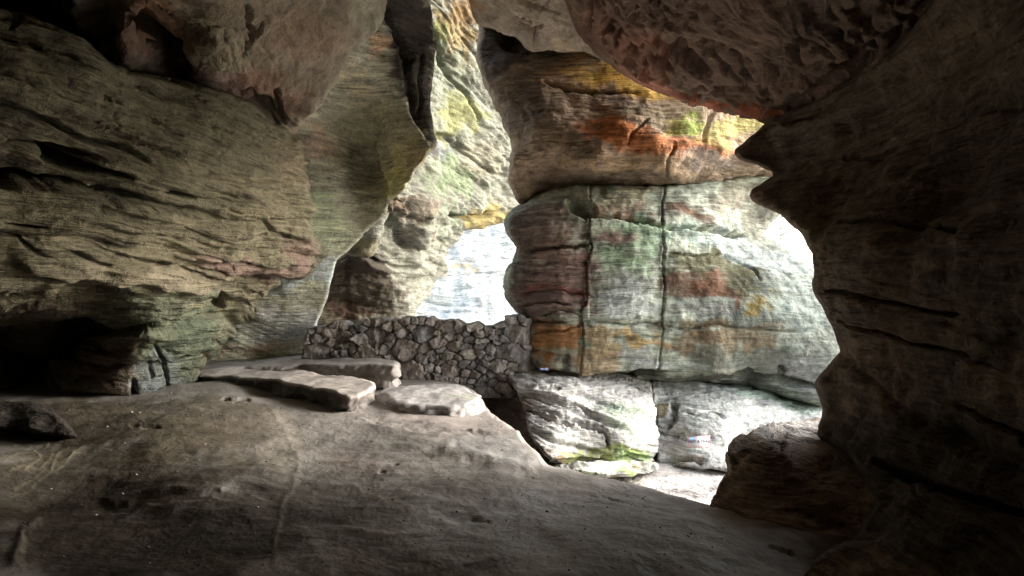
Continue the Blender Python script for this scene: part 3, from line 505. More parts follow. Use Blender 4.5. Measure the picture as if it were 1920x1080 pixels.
floor = mass('cave_floor', [(-200, 725), (100, 715), (330, 705), (420, 690), (700, 688), (820, 700), (900, 738), (910, 762), (948, 786), (972, 802), (976, 818), (1010, 850), (1028, 871), (1090, 880), (1200, 905), (1270, 928), (1330, 948), (1420, 958), (1500, 985), (1640, 990), (2110, 1060), (2110, 1320), (-200, 1320)],
    [fz(-200, 760, .1), fz(0, 760, .1), fz(150, 745, .12), fz(250, 770, .1), fz(370, 712, .13), fz(420, 700, .15), fz(560, 745, .02), fz(500, 735, .06), fz(640, 782, .0), fz(700, 700, -.05), fz(820, 706, -.05), fz(680, 800, .02), fz(800, 780, .05), fz(900, 745, -.05), fz(970, 810, .03), fz(1025, 870, 0), fz(900, 850, .06), fz(700, 870, .04), fz(500, 860, .07), fz(300, 860, .08), fz(100, 900, 0), fz(0, 840, .05), fz(-200, 900, .1),
     fz(300, 960, 0), fz(0, 1080, .02), fz(600, 1000, .02), fz(900, 960, .05), fz(1200, 905, -.04), fz(1330, 948, -.02), fz(1200, 1000, .03), fz(900, 1100, .02), fz(1450, 975, -.03), fz(1450, 1060, -.02), fz(1700, 1010, -.1), fz(2110, 1100, -.1), fz(1900, 1200, 0), fz(2110, 1320, 0), fz(1000, 1320, 0), fz(-200, 1320, 0)],
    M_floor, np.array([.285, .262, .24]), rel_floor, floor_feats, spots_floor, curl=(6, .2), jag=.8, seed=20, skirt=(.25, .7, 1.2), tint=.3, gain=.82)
tag(floor, 'worn grey brown sandstone floor of the cave, dusty, with shade painted in towards the front', 'cave floor', 'structure')

# ledges on the floor
def ledge(name, label, cat, poly, ctrl, base, spots=(), feats=(), seed=1, curl=(6, .2), skirt=(.2, .6), mat=None, amp=.03, jag=1.0):
    o = mass(name, poly, ctrl, mat or M_floor, base, lambda P, px, py: amp*fbm(P, 1.4, 4)+amp*.4*strata(P, 5, 1.0, (0, 0), .5, .6)+.005*fbm(P, 10, 3), feats, spots, curl, jag, seed, skirt)
    return tag(o, label, cat)
def slab(name, label, outline, h, foot, base, seed, bevel=.05, face=None, under=0.0, gain=1.4, spots=(), tilt=(0, 0)):
    """a flat-topped slab: outline of its top traced at height h, rough broken sides down to the foot"""
    o = [((x-960)/FPX*yz(y, h), yz(y, h)) for x, y in outline]
    pl = jagged(o, .055, seed, .20)
    st = .03; xs = [q[0] for q in pl]; ys = [q[1] for q in pl]
    gx, gy = np.meshgrid(np.arange(min(xs)-st, max(xs)+st, st), np.arange(min(ys)-st, max(ys)+st, st)); H, W = gx.shape
    px = gx.ravel().copy(); py = gy.ravel().copy(); ins = inside(px, py, pl); d, qx, qy, _, _ = seg_dist(px, py, pl)
    idx = np.arange(H*W).reshape(H, W); q = np.stack([idx[:-1, :-1], idx[:-1, 1:], idx[1:, 1:], idx[1:, :-1]], -1).reshape(-1, 4); q = q[ins[q].all(1)]
    e = np.concatenate([q[:, [0, 1]], q[:, [1, 2]], q[:, [2, 3]], q[:, [3, 0]]]); key = np.minimum(e[:, 0], e[:, 1]).astype(np.int64)*(H*W)+np.maximum(e[:, 0], e[:, 1])
    u, inv, cnt = np.unique(key, return_inverse=True, return_counts=True); be = e[cnt[inv] == 1]; bv = np.unique(be); m = d[bv] < 2.2*st
    px[bv[m]] = qx[bv[m]]; py[bv[m]] = qy[bv[m]]; d[bv[m]] = 0
    used = np.unique(q); rm = np.full(H*W, -1); rm[used] = np.arange(len(used)); q = rm[q]; be = rm[be]
    X, Y, d = px[used], py[used], d[used]; P = np.stack([X, Y, 0*X], -1)
    bw = bevel*(1+.8*perlin(P*3+seed)); t = np.clip(d/np.maximum(bw, .01), 0, 1)
    P[:, 2] = h+tilt[0]*(X-X.mean())+tilt[1]*(Y-Y.mean())+.03*fbm(P, 1.3, 4)+.008*fbm(P, 7, 3)+.005*np.round(2.5*perlin(P*1.4+seed))-bw*.7*(1-np.sqrt(np.clip(1-(1-t)**2, 0, 1)))
    col = np.tile(np.array(base, float), (len(P), 1)); 
    for (sx, sy, rx, ry, c, k) in spots:
        Yc = yz(sy, h); Xc = (sx-960)/FPX*Yc; w = k*sstep(1.2, .5, np.hypot((X-Xc)/rx, (Y-Yc)/ry)+.5*fbm(P, 2.5, 3)); col = col*(1-w)[:, None]+np.array(c)[None]*w[:, None]
    col = col*(1+.22*fbm(P+seed, 1.4, 5, .6))[:, None]
    bv = np.unique(be); bm_ = np.full(len(P), -1); bm_[bv] = np.arange(len(bv)); cen = P[bv].mean(0)
    out = np.zeros((len(bv), 2)); n2 = np.zeros((len(bv), 2))
    for a, b in be:                    # outward direction of the rim
        dd = np.array([P[b, 1]-P[a, 1], P[a, 0]-P[b, 0]]); out[bm_[a]] += dd; out[bm_[b]] += dd
    out /= np.maximum(np.linalg.norm(out, axis=1), 1e-6)[:, None]
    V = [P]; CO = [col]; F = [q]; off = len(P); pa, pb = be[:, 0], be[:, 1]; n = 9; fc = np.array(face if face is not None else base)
    for k in range(1, n+1):
        f = k/n; B = P[bv].copy(); B[:, 2] = B[:, 2]*(1-f)+foot*f
        r = .5*beds(B, 7, .035, (0, 0), .2, .8)+.09*fbm(B*np.array([1, 1, 2.2])+seed, 2.6, 5, .65)-under*math.sin(math.pi*min(1, f*.8))
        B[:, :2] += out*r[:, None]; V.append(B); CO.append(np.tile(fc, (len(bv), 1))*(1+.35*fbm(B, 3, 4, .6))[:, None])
        na, nb = bm_[be[:, 0]]+off, bm_[be[:, 1]]+off; F.append(np.stack([pb, pa, na, nb], -1)); pa, pb = na, nb; off += len(bv)
    o = new_mesh(name, np.concatenate(V), np.concatenate(F), M_floor, np.clip(gain*np.concatenate(CO), .01, .8))
    return tag(o, label, name.replace('_', ' '))
slab('rock_bench', 'long pale rock bench running from the hollow wall to the rubble wall', [(362, 692), (372, 676), (420, 668), (560, 656), (640, 664), (738, 680), (746, 687), (742, 694), (700, 691), (640, 688), (560, 684), (470, 684), (400, 690)], .30, .0, (.27, .255, .25), 31, .018, (.28, .255, .238), .0, 1.2, [(690, 688, .3, .25, (.36, .345, .335), .6)], (.035, 0))
slab('rock_slab', 'flat grey slab with a broken front edge darkened as shade before the bench', [(366, 704), (380, 696), (430, 690), (560, 694), (640, 702), (696, 712), (707, 722), (700, 730), (680, 736), (652, 744), (632, 738), (600, 730), (560, 720), (520, 716), (470, 707), (420, 703)], .25, -.1, (.28, .255, .238), 32, .015, (.11, .098, .09), .07, 1.35, [])  # dark side colour stands in for shade on the front face
slab('rock_slab', 'low rounded slab in front of the rubble wall with worn pale edge', [(706, 734), (722, 723), (780, 719), (850, 721), (886, 727), (899, 736), (900, 746), (884, 757), (820, 758), (760, 754), (722, 744)], .12, -.15, (.28, .265, .26), 33, .025, (.25, .235, .225), -.02, 1.25, [(880, 744, .3, .2, (.27, .30, .20), .5)])
ledge('ledge_riser', 'low step face on the floor under the hollow, coloured dark as in shade', 'ledge_riser', [(-60, 752), (0, 752), (60, 754), (96, 764), (118, 780), (140, 806), (154, 822), (130, 826), (90, 818), (40, 806), (0, 803), (-60, 800)],
    [(-60, 752, 7.6), (0, 754, 7.5), (60, 757, 7.3), (110, 778, 7.0), (150, 822, 6.8), (90, 815, 6.75), (30, 800, 6.8), (-60, 798, 6.8), (50, 785, 6.85), (0, 775, 7.0)],
    np.array([.03, .025, .02]), [], [], 34, (10, .3), (.3, .8), M_wall, .05)  # riser of a floor step, its near-black colour stands in for shade

# ---------------------------------------------------------------- sunlit blocks below the window
def rel_blk(P, px, py):
    return beds(P, 2.6, .07, (.14, .0), .5, .5)+.05*fbm(P, 1.2, 4)+.010*fbm(P, 9, 3, .6)
WHITE = np.array([.50, .49, .46])
b1 = mass('layered_block', [(950, 706), (954, 696), (985, 684), (1080, 684), (1180, 690), (1222, 706), (1222, 745), (1228, 770), (1226, 800), (1233, 830), (1236, 868), (1180, 880), (1090, 880), (1050, 868), (1020, 864), (1012, 848), (1002, 838), (996, 822), (988, 806), (990, 788), (984, 776), (978, 750), (968, 730)],
    [(950, 704, 11.7), (1000, 684, 12.6), (1180, 690, 12.7), (1222, 706, 12.6), (985, 702, 11.8), (1180, 712, 12.0), (1222, 726, 11.9), (968, 730, 11.2), (984, 770, 10.7), (1010, 760, 10.7), (1010, 720, 11.2), (1100, 720, 11.35), (1100, 770, 10.6), (1100, 820, 10.05), (1002, 838, 9.85), (1025, 860, 9.7), (1050, 810, 10.0), (1180, 770, 10.7), (1180, 840, 10.1), (1230, 800, 10.9), (1236, 860, 10.6), (1100, 872, 10.2), (1180, 875, 10.3)],
    M_pale, WHITE, lambda P, px, py: beds(P, 3.0, .085, (.32, .05), .4, .5)+.04*fbm(P, 1.2, 4)+.010*fbm(P, 8, 4, .6),
    [('step', [(1180, 815), (1150, 803), (1100, 783), (1030, 752), (975, 738)], 12, -.14), ('step', [(1130, 815), (1060, 800), (985, 774)], 10, -.12), ('step', [(1100, 742), (1040, 736), (985, 733)], 9, -.10), ('groove', [(1080, 792), (1130, 808), (1140, 820), (1140, 838)], 5, .16), ('groove', [(980, 768), (1020, 780), (1070, 796)], 5, .2), ('groove', [(978, 742), (1040, 757), (1120, 790)], 4, .16), ('step', [(1022, 862), (1060, 856), (1150, 850), (1230, 854)], 14, .25), ('groove', [(1150, 738), (1200, 742)], 3, .06), ('groove', [(1010, 735), (1050, 734)], 4, .1)],
    [(975, 760, 16, 60, -15, np.array([.16, .12, .09]), .85), (1000, 838, 14, 30, -30, np.array([.16, .12, .08]), .8), (1160, 790, 60, 24, 20, np.array([.38, .46, .34]), .7), (1120, 850, 90, 9, 0, np.array([.30, .34, .10]), .8), (1190, 862, 50, 12, 0, np.array([.26, .38, .10]), .7), (1060, 862, 40, 6, 0, np.array([.26, .18, .07]), .8), (1080, 700, 100, 8, 3, np.array([.32, .29, .27]), .6)],
    curl=(3, .12), jag=2.0, seed=41, skirt=(.3, .8, 1.3), tint=.18, gain=.78)
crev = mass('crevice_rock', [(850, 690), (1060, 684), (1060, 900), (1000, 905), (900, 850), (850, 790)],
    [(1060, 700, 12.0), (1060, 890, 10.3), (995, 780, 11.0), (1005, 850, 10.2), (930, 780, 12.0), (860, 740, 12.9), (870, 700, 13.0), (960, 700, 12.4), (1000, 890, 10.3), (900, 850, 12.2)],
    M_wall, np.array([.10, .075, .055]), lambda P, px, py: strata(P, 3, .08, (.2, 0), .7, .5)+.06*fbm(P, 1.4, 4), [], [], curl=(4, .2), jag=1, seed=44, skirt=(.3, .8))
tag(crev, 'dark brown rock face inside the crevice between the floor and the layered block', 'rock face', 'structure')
tag(b1, 'bright layered rock block with dark cracks and green moss below the pillar', 'rock block')
b2 = mass('layered_block', [(1218, 700), (1300, 700), (1400, 706), (1560, 735), (1640, 790), (1600, 900), (1400, 900), (1340, 885), (1235, 872), (1230, 840), (1232, 800), (1226, 770)],
    [(1218, 700, 12.8), (1300, 702, 12.9), (1400, 708, 13.0), (1560, 736, 13.2), (1218, 722, 12.0), (1300, 724, 12.1), (1400, 732, 12.1), (1560, 762, 12.0), (1640, 790, 12.0), (1240, 790, 11.4), (1240, 850, 10.8), (1300, 770, 11.3), (1310, 828, 10.7), (1310, 870, 10.3), (1400, 790, 11.3), (1400, 870, 10.4), (1560, 870, 10.9), (1600, 900, 10.6)],
    M_pale, np.array([.50, .50, .47]), rel_blk,
    [('step', [(1400, 742), (1330, 740), (1260, 748), (1236, 760)], 12, .15), ('groove', [(1262, 752), (1268, 790), (1250, 800)], 10, .2), ('groove', [(1235, 865), (1270, 862), (1320, 868)], 5, .14), ('groove', [(1270, 780), (1320, 775), (1355, 790)], 3, .06), ('groove', [(1235, 812), (1290, 812)], 3, .06)],
    [(1245, 790, 22, 32, 10, np.array([.20, .16, .08]), .85), (1450, 748, 90, 16, 12, np.array([.34, .44, .33]), .8), (1480, 765, 50, 12, 5, np.array([.46, .53, .45]), .6), (1270, 840, 40, 20, 0, np.array([.38, .34, .3]), .6), (1290, 862, 40, 6, 0, np.array([.25, .17, .12]), .7), (1330, 780, 60, 30, 0, np.array([.46, .48, .44]), .6)],
    curl=(3, .12), jag=2.0, seed=42, skirt=(.3, .8, 1.3), tint=.18, gain=.78)
tag(b2, 'wide pale rock block carrying the small white sign under the window', 'rock block')
b3 = mass('thin_slab', [(1030, 868), (1090, 866), (1190, 862), (1232, 866), (1240, 878), (1232, 887), (1190, 894), (1140, 896), (1090, 890), (1050, 884)],
    [(1030, 868, 9.9), (1190, 864, 10.0), (1236, 868, 9.9), (1240, 882, 9.6), (1140, 876, 9.5), (1190, 892, 9.3), (1060, 882, 9.4), (1140, 894, 9.3)],
    M_pale, np.array([.46, .46, .41]), lambda P, px, py: strata(P, 6, .04, (.1, 0), .5, .8)+.02*fbm(P, 2, 3),
    [('step', [(1240, 884), (1190, 886), (1120, 886)], 6, .10)], [(1200, 872, 44, 9, 0, np.array([.28, .42, .12]), .8), (1110, 888, 26, 6, 0, np.array([.32, .42, .2]), .6), (1180, 890, 40, 4, 0, np.array([.24, .2, .08]), .8)], curl=(4, .15), jag=1.4, seed=43, skirt=(.2, .5))
tag(b3, 'thin mossy slab lying at the foot of the layered block', 'rock slab')

# ---------------------------------------------------------------- rubble wall
def rubble():
    x0, x1, zb = -3.95, .5, -.35
    top = lambda x: 1.10+.03*x+.03*math.sin(x*2.3)
    r = random.Random(21); seeds = []
    tries = 0
    while len(seeds) < 260 and tries < 30000:
        tries += 1
        x = r.uniform(x0-.1, x1); z = r.uniform(zb, 1.3); w = r.choice([.4, .5, .6, .75, .9, 1.1, 1.4, 2.0]); ok = True
        for (a, b, c) in seeds:
            if math.hypot((x-a)*.85, z-b) < .125*(w+c)*1.0: ok = False; break
        if ok: seeds.append((x, z, w))
    S = np.array(seeds); n = len(S)
    left_edge = lambda z: -3.80+.22*max(0, z-.3)
    alive = np.array([z < top(x)-.03 and x > left_edge(z) for x, z, _ in seeds])
    ang = rng.normal(0, .35, n); asp = rng.uniform(.55, 1.0, n); ca, sa = np.cos(ang), np.sin(ang)
    hgt = rng.uniform(.01, .06, n); tone = rng.uniform(.7, 1.25, n)
    pal = np.array([[.24, .223, .208], [.215, .203, .192], [.25, .23, .212], [.185, .178, .178], [.245, .213, .195], [.25, .226, .198]])
    sc = 1.08*pal[rng.integers(0, len(pal), n)]*tone[:, None]
    planes = rng.normal(size=(n, 4, 2))*.26; offs = rng.uniform(.0, .04, (n, 4))
    st = .0135
    gx, gz = np.meshgrid(np.arange(x0, x1, st), np.arange(zb, 1.34, st)); H, W = gx.shape
    X = gx.ravel(); Z = gz.ravel()
    q3 = np.stack([X, Z, 0*X], -1)
    wx = X+.030*perlin(q3*3.2)+.014*perlin(q3*11); wz = Z+.030*perlin(q3*3.2+40)+.014*perlin(q3*11+11)
    dX = (wx[:, None]-S[:, 0])*.9; dZ = wz[:, None]-S[:, 1]
    d = (np.abs((dX*ca+dZ*sa)*asp)**3.2+np.abs((-dX*sa+dZ*ca)/asp**.5)**3.2)**(1/3.2)-S[:, 2]*.115
    o = np.argsort(d, 1)[:, :2]; i1 = o[:, 0]; d1 = np.take_along_axis(d, o, 1)
    joint = sstep(.0, .012, (d1[:, 1]-d1[:, 0])+.010*perlin(q3*16))
    dx = wx-S[i1, 0]; dz = wz-S[i1, 1]
    face = np.min(planes[i1, :, 0]*dx[:, None]+planes[i1, :, 1]*dz[:, None]+offs[i1], axis=1)
    body = hgt[i1]+.055+face+.022*fbm(q3+i1[:, None]*3.1, 6, 5, .6)
    hh = joint*np.maximum(body, .012)-(.012+.05*sstep(.0, .35, perlin(q3*2.6+5)))*(1-joint)
    col = (sc[i1]*joint[:, None]+np.array([.15, .135, .122])[None]*(1-joint)[:, None])*(1+.3*fbm(q3+i1[:, None]*2.7, 5, 3, .6))[:, None]
    keepv = (alive[i1] | ((X > left_edge(0)) & (Z < .9))) & (Z < np.array([top(a) for a in X])+.03+.035*perlin(np.stack([i1*3.7, i1*1.3+.5, 0*X], -1)))
    keepv &= X > -3.82+.22*np.clip(Z-.3, 0, 2)
    Yp = 12.0-.05*(X+2)-hh
    Yp = Yp+.35*sstep(.2, .5, X)       # the right end runs back behind the pillar
    P = np.stack([X, Yp, Z], -1)
    idx = np.arange(H*W).reshape(H, W); q = np.stack([idx[:-1, :-1], idx[:-1, 1:], idx[1:, 1:], idx[1:, :-1]], -1).reshape(-1, 4); q = q[keepv[q].all(1)]
    used = np.unique(q); rm = np.full(H*W, -1); rm[used] = np.arange(len(used)); q = rm[q]; P = P[used]; col = col[used]
    e = np.concatenate([q[:, [0, 1]], q[:, [1, 2]], q[:, [2, 3]], q[:, [3, 0]]]); key = np.minimum(e[:, 0], e[:, 1]).astype(np.int64)*len(P)+np.maximum(e[:, 0], e[:, 1])
    u, inv, cnt = np.unique(key, return_inverse=True, return_counts=True); be = e[cnt[inv] == 1]
    bv = np.unique(be); bm_ = np.full(len(P), -1); bm_[bv] = np.arange(len(bv))
    B = P[bv].copy(); B[:, 1] = 12.5+.02*perlin(B*9)
    V = np.concatenate([P, B]); F2 = np.stack([be[:, 1], be[:, 0], bm_[be[:, 0]]+len(P), bm_[be[:, 1]]+len(P)], -1)
    w = new_mesh('rubble_wall', V, np.concatenate([q, F2]), M_stone, np.concatenate([np.clip(col, .02, .8), np.clip(col[bv], .02, .8)]))
    return tag(w, 'dry rubble wall of grey brown stones closing the foot of the bright gap', 'stone wall')
rubble()

# ---------------------------------------------------------------- the place around: hill shell, ground, outdoors
def box(name, lo, hi, mat, parent=None):
    x0, y0, z0 = lo; x1, y1, z1 = hi
    v = [(x0, y0, z0), (x1, y0, z0), (x1, y1, z0), (x0, y1, z0), (x0, y0, z1), (x1, y0, z1), (x1, y1, z1), (x0, y1, z1)]
    f = [(0, 3, 2, 1), (4, 5, 6, 7), (0, 1, 5, 4), (1, 2, 6, 5), (2, 3, 7, 6), (3, 0, 4, 7)]
    return np.array(v, float), np.array(f)
def hill():
    V = []; F = []; off = 0
    for lo, hi in (((-14, -9, 6.6), (5.2, 10.7, 10)), ((-14, -9, -3), (-9.5, 14.5, 6.6)), ((-9.5, -9, -3), (5.2, -7, 6.6)), ((4.0, -7, -3), (5.2, 6.6, 6.6)), ((-9.5, -7, -3), (4.0, 4.0, -.35)), ((-9.5, 13.2, -3), (-4.6, 14.5, 6.6))):
        v, f = box('', lo, hi, None); V.append(v); F.append(f+off); off += 8
    V = np.concatenate(V)
    return new_mesh('hill', V, np.concatenate(F), M_wall, np.tile(np.array([.3, .26, .2]), (len(V), 1)), smooth=False)
tag(hill(), 'sandstone hill that holds the cave', 'hill', 'structure')
def ground():
    n = 140; t = np.linspace(-1, 1, n); a = np.sign(t)*np.abs(t)**2.2*400
    gx, gy = np.meshgrid(a+3, a+9); X = gx.ravel(); Y = gy.ravel()
    P = np.stack([X, Y, np.zeros_like(X)], -1)
    Z = -1.25-.10*np.clip(X-4, 0, 60)-.04*np.clip(Y-16, 0, 60)+.08*fbm(P, .5, 4)
    Z = np.where((X < 3) & (Y < 8), -3.2, Z)
    P[:, 2] = Z
    idx = np.arange(n*n).reshape(n, n); q = np.stack([idx[:-1, :-1], idx[:-1, 1:], idx[1:, 1:], idx[1:, :-1]], -1).reshape(-1, 4)
    far_ = sstep(15, 45, np.hypot(X-3, Y-9))[:, None]
    col = np.array([.42, .39, .37])*(1-far_)+np.array([.16, .19, .10])*far_
    return new_mesh('ground', P, q, M_pale, col)
tag(ground(), 'pale trodden ground outside the cave rising to a wooded slope', 'ground', 'structure')

# ---------------------------------------------------------------- sign
def sign():
    c = pt(1311, 828, 10.05); r = bpy.data.objects.new('sign', None); C.objects.link(r); r.location = c
    r.rotation_euler = (math.radians(-12), 0, math.radians(4))
    tag(r, 'small white warning sign lettered NOT A TRAIL fixed to the pale rock block', 'sign')
    w, h = .345, .17
    def plate(name, x0, x1, z0, z1, y0, y1, m):
        v, f = box('', (x0, y0, z0), (x1, y1, z1), None); return new_mesh(name, v, f, m, parent=r, smooth=False)
    plate('panel', -w/2, w/2, -h/2, h/2, 0, .012, flat_mat('sign_white', (.72, .72, .74)))
    mr = flat_mat('sign_red', (.45, .12, .14)); b = .006
    bx = [(-w/2, w/2, h/2-b, h/2), (-w/2, w/2, -h/2, -h/2+b), (-w/2, -w/2+b, -h/2+b, h/2-b), (w/2-b, w/2, -h/2+b, h/2-b)]
    V = []; F = []
    for i, q in enumerate(bx):
        v, f = box('', (q[0], -.004, q[2]), (q[1], -.0005, q[3]), None); V.append(v); F.append(f+8*i)
    new_mesh('border', np.concatenate(V), np.concatenate(F), mr, parent=r, smooth=False)
    def text(name, s, size, x, z, m):
        cu = bpy.data.curves.new(name, 'FONT'); cu.body = s; cu.size = size; cu.align_x = 'CENTER'; cu.align_y = 'CENTER'; cu.extrude = .001; cu.offset = .0015
        t_ = bpy.data.objects.new('temp', cu); C.objects.link(t_); bpy.context.view_layer.update()
        me = bpy.data.meshes.new_from_object(t_.evaluated_get(bpy.context.evaluated_depsgraph_get())); bpy.data.objects.remove(t_); bpy.data.curves.remove(cu)
        me.name = name; me.materials.clear(); me.materials.append(m)
        o = bpy.data.objects.new(name, me); C.objects.link(o); o.parent = r; o.location = (x, -.004, z); o.rotation_euler = (math.pi/2, 0, 0)
    text('lettering', 'NOT A TRAIL', .058, 0, 0, flat_mat('sign_ink', (.06, .06, .10)))
    v = np.array([(-w/2+.02, -.003, .065), (-w/2+.02, -.003, .03), (-w/2+.10, -.003, .03), (-w/2+.10, -.003, .065)]); new_mesh('emblem', v, np.array([(0, 1, 2, 3)]), flat_mat('sign_blue', (.25, .5, .7)), parent=r)
sign()

# ---------------------------------------------------------------- small litter
dg = None
def flecks():
    m = flat_mat('pale_paper', (.75, .74, .70)); proto = None
    spots = [(255, 890, 7), (230, 926, 7), (482, 951, 7), (180, 966, 6), (95, 917, 5), (280, 1056, 5), (201, 800, 5), (571, 826, 5), (572, 866, 6), (640, 893, 4), (605, 1022, 5), (992, 1038, 6), (997, 882, 5), (320, 737, 4), (247, 773, 5), (262, 774, 4), (690, 897, 4), (876, 958, 3), (980, 925, 3), (1135, 1040, 3), (420, 960, 3), (790, 980, 3), (350, 1010, 3), (118, 793, 4), (592, 831, 4)]
    dep = bpy.context.evaluated_depsgraph_get(); dep.update()
    fl = bpy.data.objects['cave_floor']
    for i, (x, y, s) in enumerate(spots):
        d = mathutils.Vector(ray(float(x), float(y))); d.normalize()
        hit, loc, nrm, _ = fl.ray_cast(mathutils.Vector(CAM), d)
        if not hit: continue
        if proto is None:
            a = np.linspace(0, 2*math.pi, 7)[:-1]; rr = np.array([1, .7, 1.1, .8, .95, .6])
            v = np.concatenate([np.stack([np.cos(a)*rr, np.sin(a)*rr, .1*np.sin(a*2)], -1), [[0, 0, .75]], [[.1, 0, -.2]]])
            f = [(k, (k+1) % 6, 6) for k in range(6)]+[((k+1) % 6, k, 7) for k in range(6)]
            o = proto = new_mesh('litter_fleck', v, np.array(f), m, smooth=False)
        else:
            o = proto.copy(); C.objects.link(o)
        k = s*.48/FPX*loc.y; o.scale = (k*1.3, k*1.3, k); o.location = loc; o.rotation_euler = (0, 0, i*1.7)
        tag(o, 'tiny pale scrap lying on the dark dusty cave floor', 'litter', group='pale scraps scattered on the cave floor')
flecks()
def grit_():
    fl = bpy.data.objects['cave_floor']; r = random.Random(4); V = []; F = []; CO = []; n = 0
    while n < 1500:
        px = r.uniform(-40, 1500); py = 720+360*r.random()**1.3
        if r.random() < .5: px = r.gauss(330, 160); py = r.gauss(775, 30)
        d = mathutils.Vector(ray(px, py)); d.normalize(); hit, loc, nrm, _ = fl.ray_cast(mathutils.Vector(CAM), d); n += 1
        if not hit: continue
        k = .004+.010*r.random()**3; t = np.array([[1, 0, 0], [-.4, .8, 0], [-.6, -.7, 0], [0, 0, .9], [0, 0, -.5]])*k*np.array([r.uniform(.7, 1.5), r.uniform(.7, 1.3), r.uniform(.5, 1)])
        a = r.uniform(0, 6.28); t = t@np.array([[math.cos(a), math.sin(a), 0], [-math.sin(a), math.cos(a), 0], [0, 0, 1]]); o = 5*len(V)
        V.append(t+np.array(loc)); F += [(o, o+1, o+3), (o+1, o+2, o+3), (o+2, o, o+3), (o+1, o, o+4), (o+2, o+1, o+4), (o, o+2, o+4)]; c = r.uniform(.5, 1.5); CO.append(np.tile(np.array([.22, .19, .16])*c, (5, 1)))
    o = new_mesh('grit', np.concatenate(V), np.array(F), M_stone, np.concatenate(CO), smooth=False)
    tag(o, 'fine grit and crumbs of sandstone lying on the cave floor', 'grit', 'stuff')
grit_()
def wrapper():
    r = np.random.default_rng(8); n = 9; gx, gy = np.meshgrid(np.linspace(-1, 1, n), np.linspace(-1, 1, n))
    P = np.stack([gx.ravel()*.075, gy.ravel()*.05, .02+.05*r.random(n*n)], -1); idx = np.arange(n*n).reshape(n, n)
    q = np.stack([idx[:-1, :-1], idx[:-1, 1:], idx[1:, 1:], idx[1:, :-1]], -1).reshape(-1, 4)
    o = new_mesh('crumpled_wrapper', P, q, flat_mat('wrapper_blue', (.35, .42, .62), .35), smooth=False); o.location = pt(1020, 697, 11.35)
    tag(o, 'crumpled pale blue wrapper in the dark nook at the pillar foot', 'litter')
wrapper()

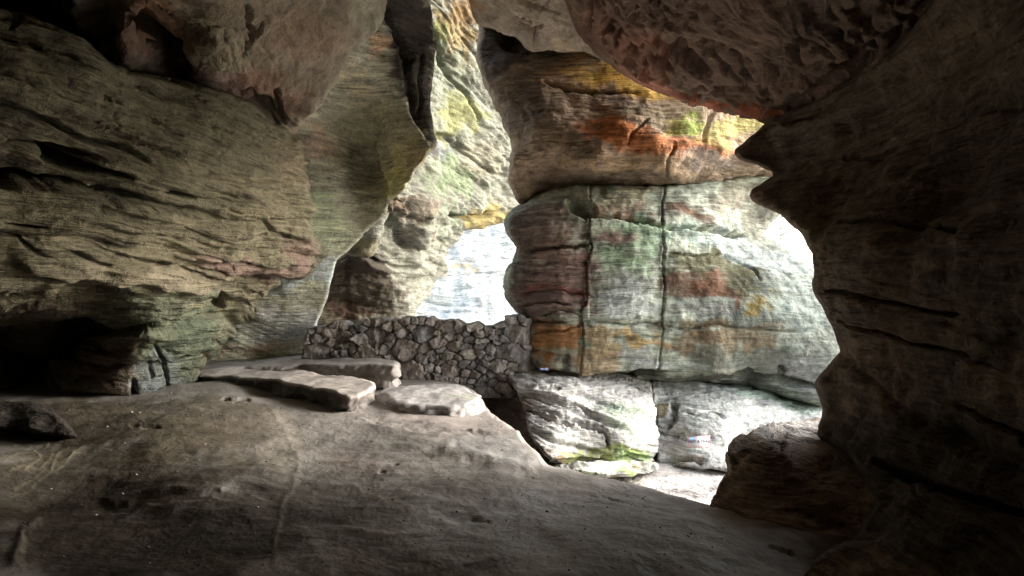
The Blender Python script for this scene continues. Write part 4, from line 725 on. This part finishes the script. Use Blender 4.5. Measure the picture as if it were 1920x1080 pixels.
# ---------------------------------------------------------------- trees outside the window
def tree(px, Y, zb, h, label, seed, crown=True):
    r = random.Random(seed); x = (px-960)/FPX*Y
    root = bpy.data.objects.new('tree', None); C.objects.link(root); root.location = (x, Y, zb); tag(root, label, 'tree', group='trees outside the window')
    V = []; F = []
    def limb(a, b, ra, rb, k=7):
        a = np.array(a, float); b = np.array(b, float); d = (b-a)/np.linalg.norm(b-a); u = np.cross(d, [0.3, .9, .1]); u /= np.linalg.norm(u); w = np.cross(d, u); o = sum(len(q) for q in V)
        an = np.arange(k)*2*math.pi/k; ring = lambda c, rad: c+rad*(np.cos(an)[:, None]*u+np.sin(an)[:, None]*w)
        V.append(np.concatenate([ring(a, ra), ring(b, rb)])); F.extend([(o+i, o+(i+1) % k, o+k+(i+1) % k, o+k+i) for i in range(k)])
    p = np.array([0, 0, -.5]); pts = [p]
    for i in range(8): p = p+np.array([r.uniform(-.12, .12), r.uniform(-.12, .12), h/8]); pts.append(p)
    for i in range(8): limb(pts[i], pts[i+1], .16*(1-i/9), .16*(1-(i+1)/9))
    tips = []
    for i in range(26):
        b = pts[r.randint(2, 8)]; a = r.uniform(0, 6.28); l = h*r.uniform(.10, .25); e = b+np.array([math.cos(a)*l, math.sin(a)*l, l*r.uniform(.1, .7)]); limb(b, e, .04, .012, 5); tips.append(e); tips.append((b+e)/2)
    new_mesh('trunk', np.concatenate(V), np.array(F), M_bark, parent=root)
    n = 260; tp = np.array(tips); c = tp[np.array([r.randrange(len(tp)) for _ in range(n)])]+np.random.default_rng(seed).normal(size=(n, 3))*h*.045
    g = np.random.default_rng(seed+1); u = g.normal(size=(n, 3)); u /= np.linalg.norm(u, axis=1)[:, None]; w = np.cross(u, g.normal(size=(n, 3))); w /= np.linalg.norm(w, axis=1)[:, None]; s = .11
    LV = np.stack([c-u*s, c+w*s*.5, c+u*s, c-w*s*.5], 1).reshape(-1, 3)
    new_mesh('crown', LV, np.arange(4*n).reshape(-1, 4), M_leaf, parent=root, smooth=False)
M_bark = flat_mat('bark', (.5, .48, .45), .9); M_leaf = flat_mat('leaf', (.22, .30, .12), .6)
tree(1468, 34, -3.5, 11, 'slender tree seen against the white sky through the window', 3)
tree(1492, 46, -3.5, 9, 'paler far tree behind the slender one through the window', 8)

# ---------------------------------------------------------------- light, sky, camera
EL, AZ = math.radians(22), math.radians(80)      # AZ: clockwise from +Y towards +X
w = bpy.data.worlds.new('World'); SC.world = w; w.use_nodes = True; nt = w.node_tree
bg = nt.nodes['Background']; sky = nt.nodes.new('ShaderNodeTexSky'); sky.sky_type = 'NISHITA'; sky.sun_disc = False
sky.sun_elevation = EL; sky.sun_rotation = AZ; sky.dust_density = 2.0; sky.air_density = 1.2
hs = nt.nodes.new('ShaderNodeHueSaturation'); hs.inputs['Saturation'].default_value = .5
nt.links.new(sky.outputs[0], hs.inputs['Color']); nt.links.new(hs.outputs[0], bg.inputs['Color']); bg.inputs['Strength'].default_value = .15
sl = bpy.data.lights.new('sun', 'SUN'); sl.energy = .9; sl.angle = math.radians(45); sl.color = (1, .995, .985)
so = bpy.data.objects.new('sun', sl); C.objects.link(so)
dv = mathutils.Vector((math.sin(AZ)*math.cos(EL), math.cos(AZ)*math.cos(EL), math.sin(EL)))
so.rotation_euler = dv.to_track_quat('Z', 'Y').to_euler()

cd = bpy.data.cameras.new('camera'); cd.sensor_width = 36; cd.lens = 36*FPX/1920; cd.clip_end = 2000; cd.clip_start = .05
co = bpy.data.objects.new('camera', cd); C.objects.link(co); co.location = tuple(CAM); co.rotation_euler = (math.pi/2, 0, 0); SC.camera = co
vs = SC.view_settings; vs.view_transform = 'Standard'; vs.look = 'None'; vs.gamma = 1; vs.exposure = 2.9
cy = SC.cycles; cy.use_denoising = True; cy.max_bounces = 10; cy.diffuse_bounces = 8; cy.sample_clamp_indirect = 10
try: cy.denoiser = 'OPENIMAGEDENOISE'; cy.denoising_input_passes = 'RGB_ALBEDO_NORMAL'
except Exception: pass
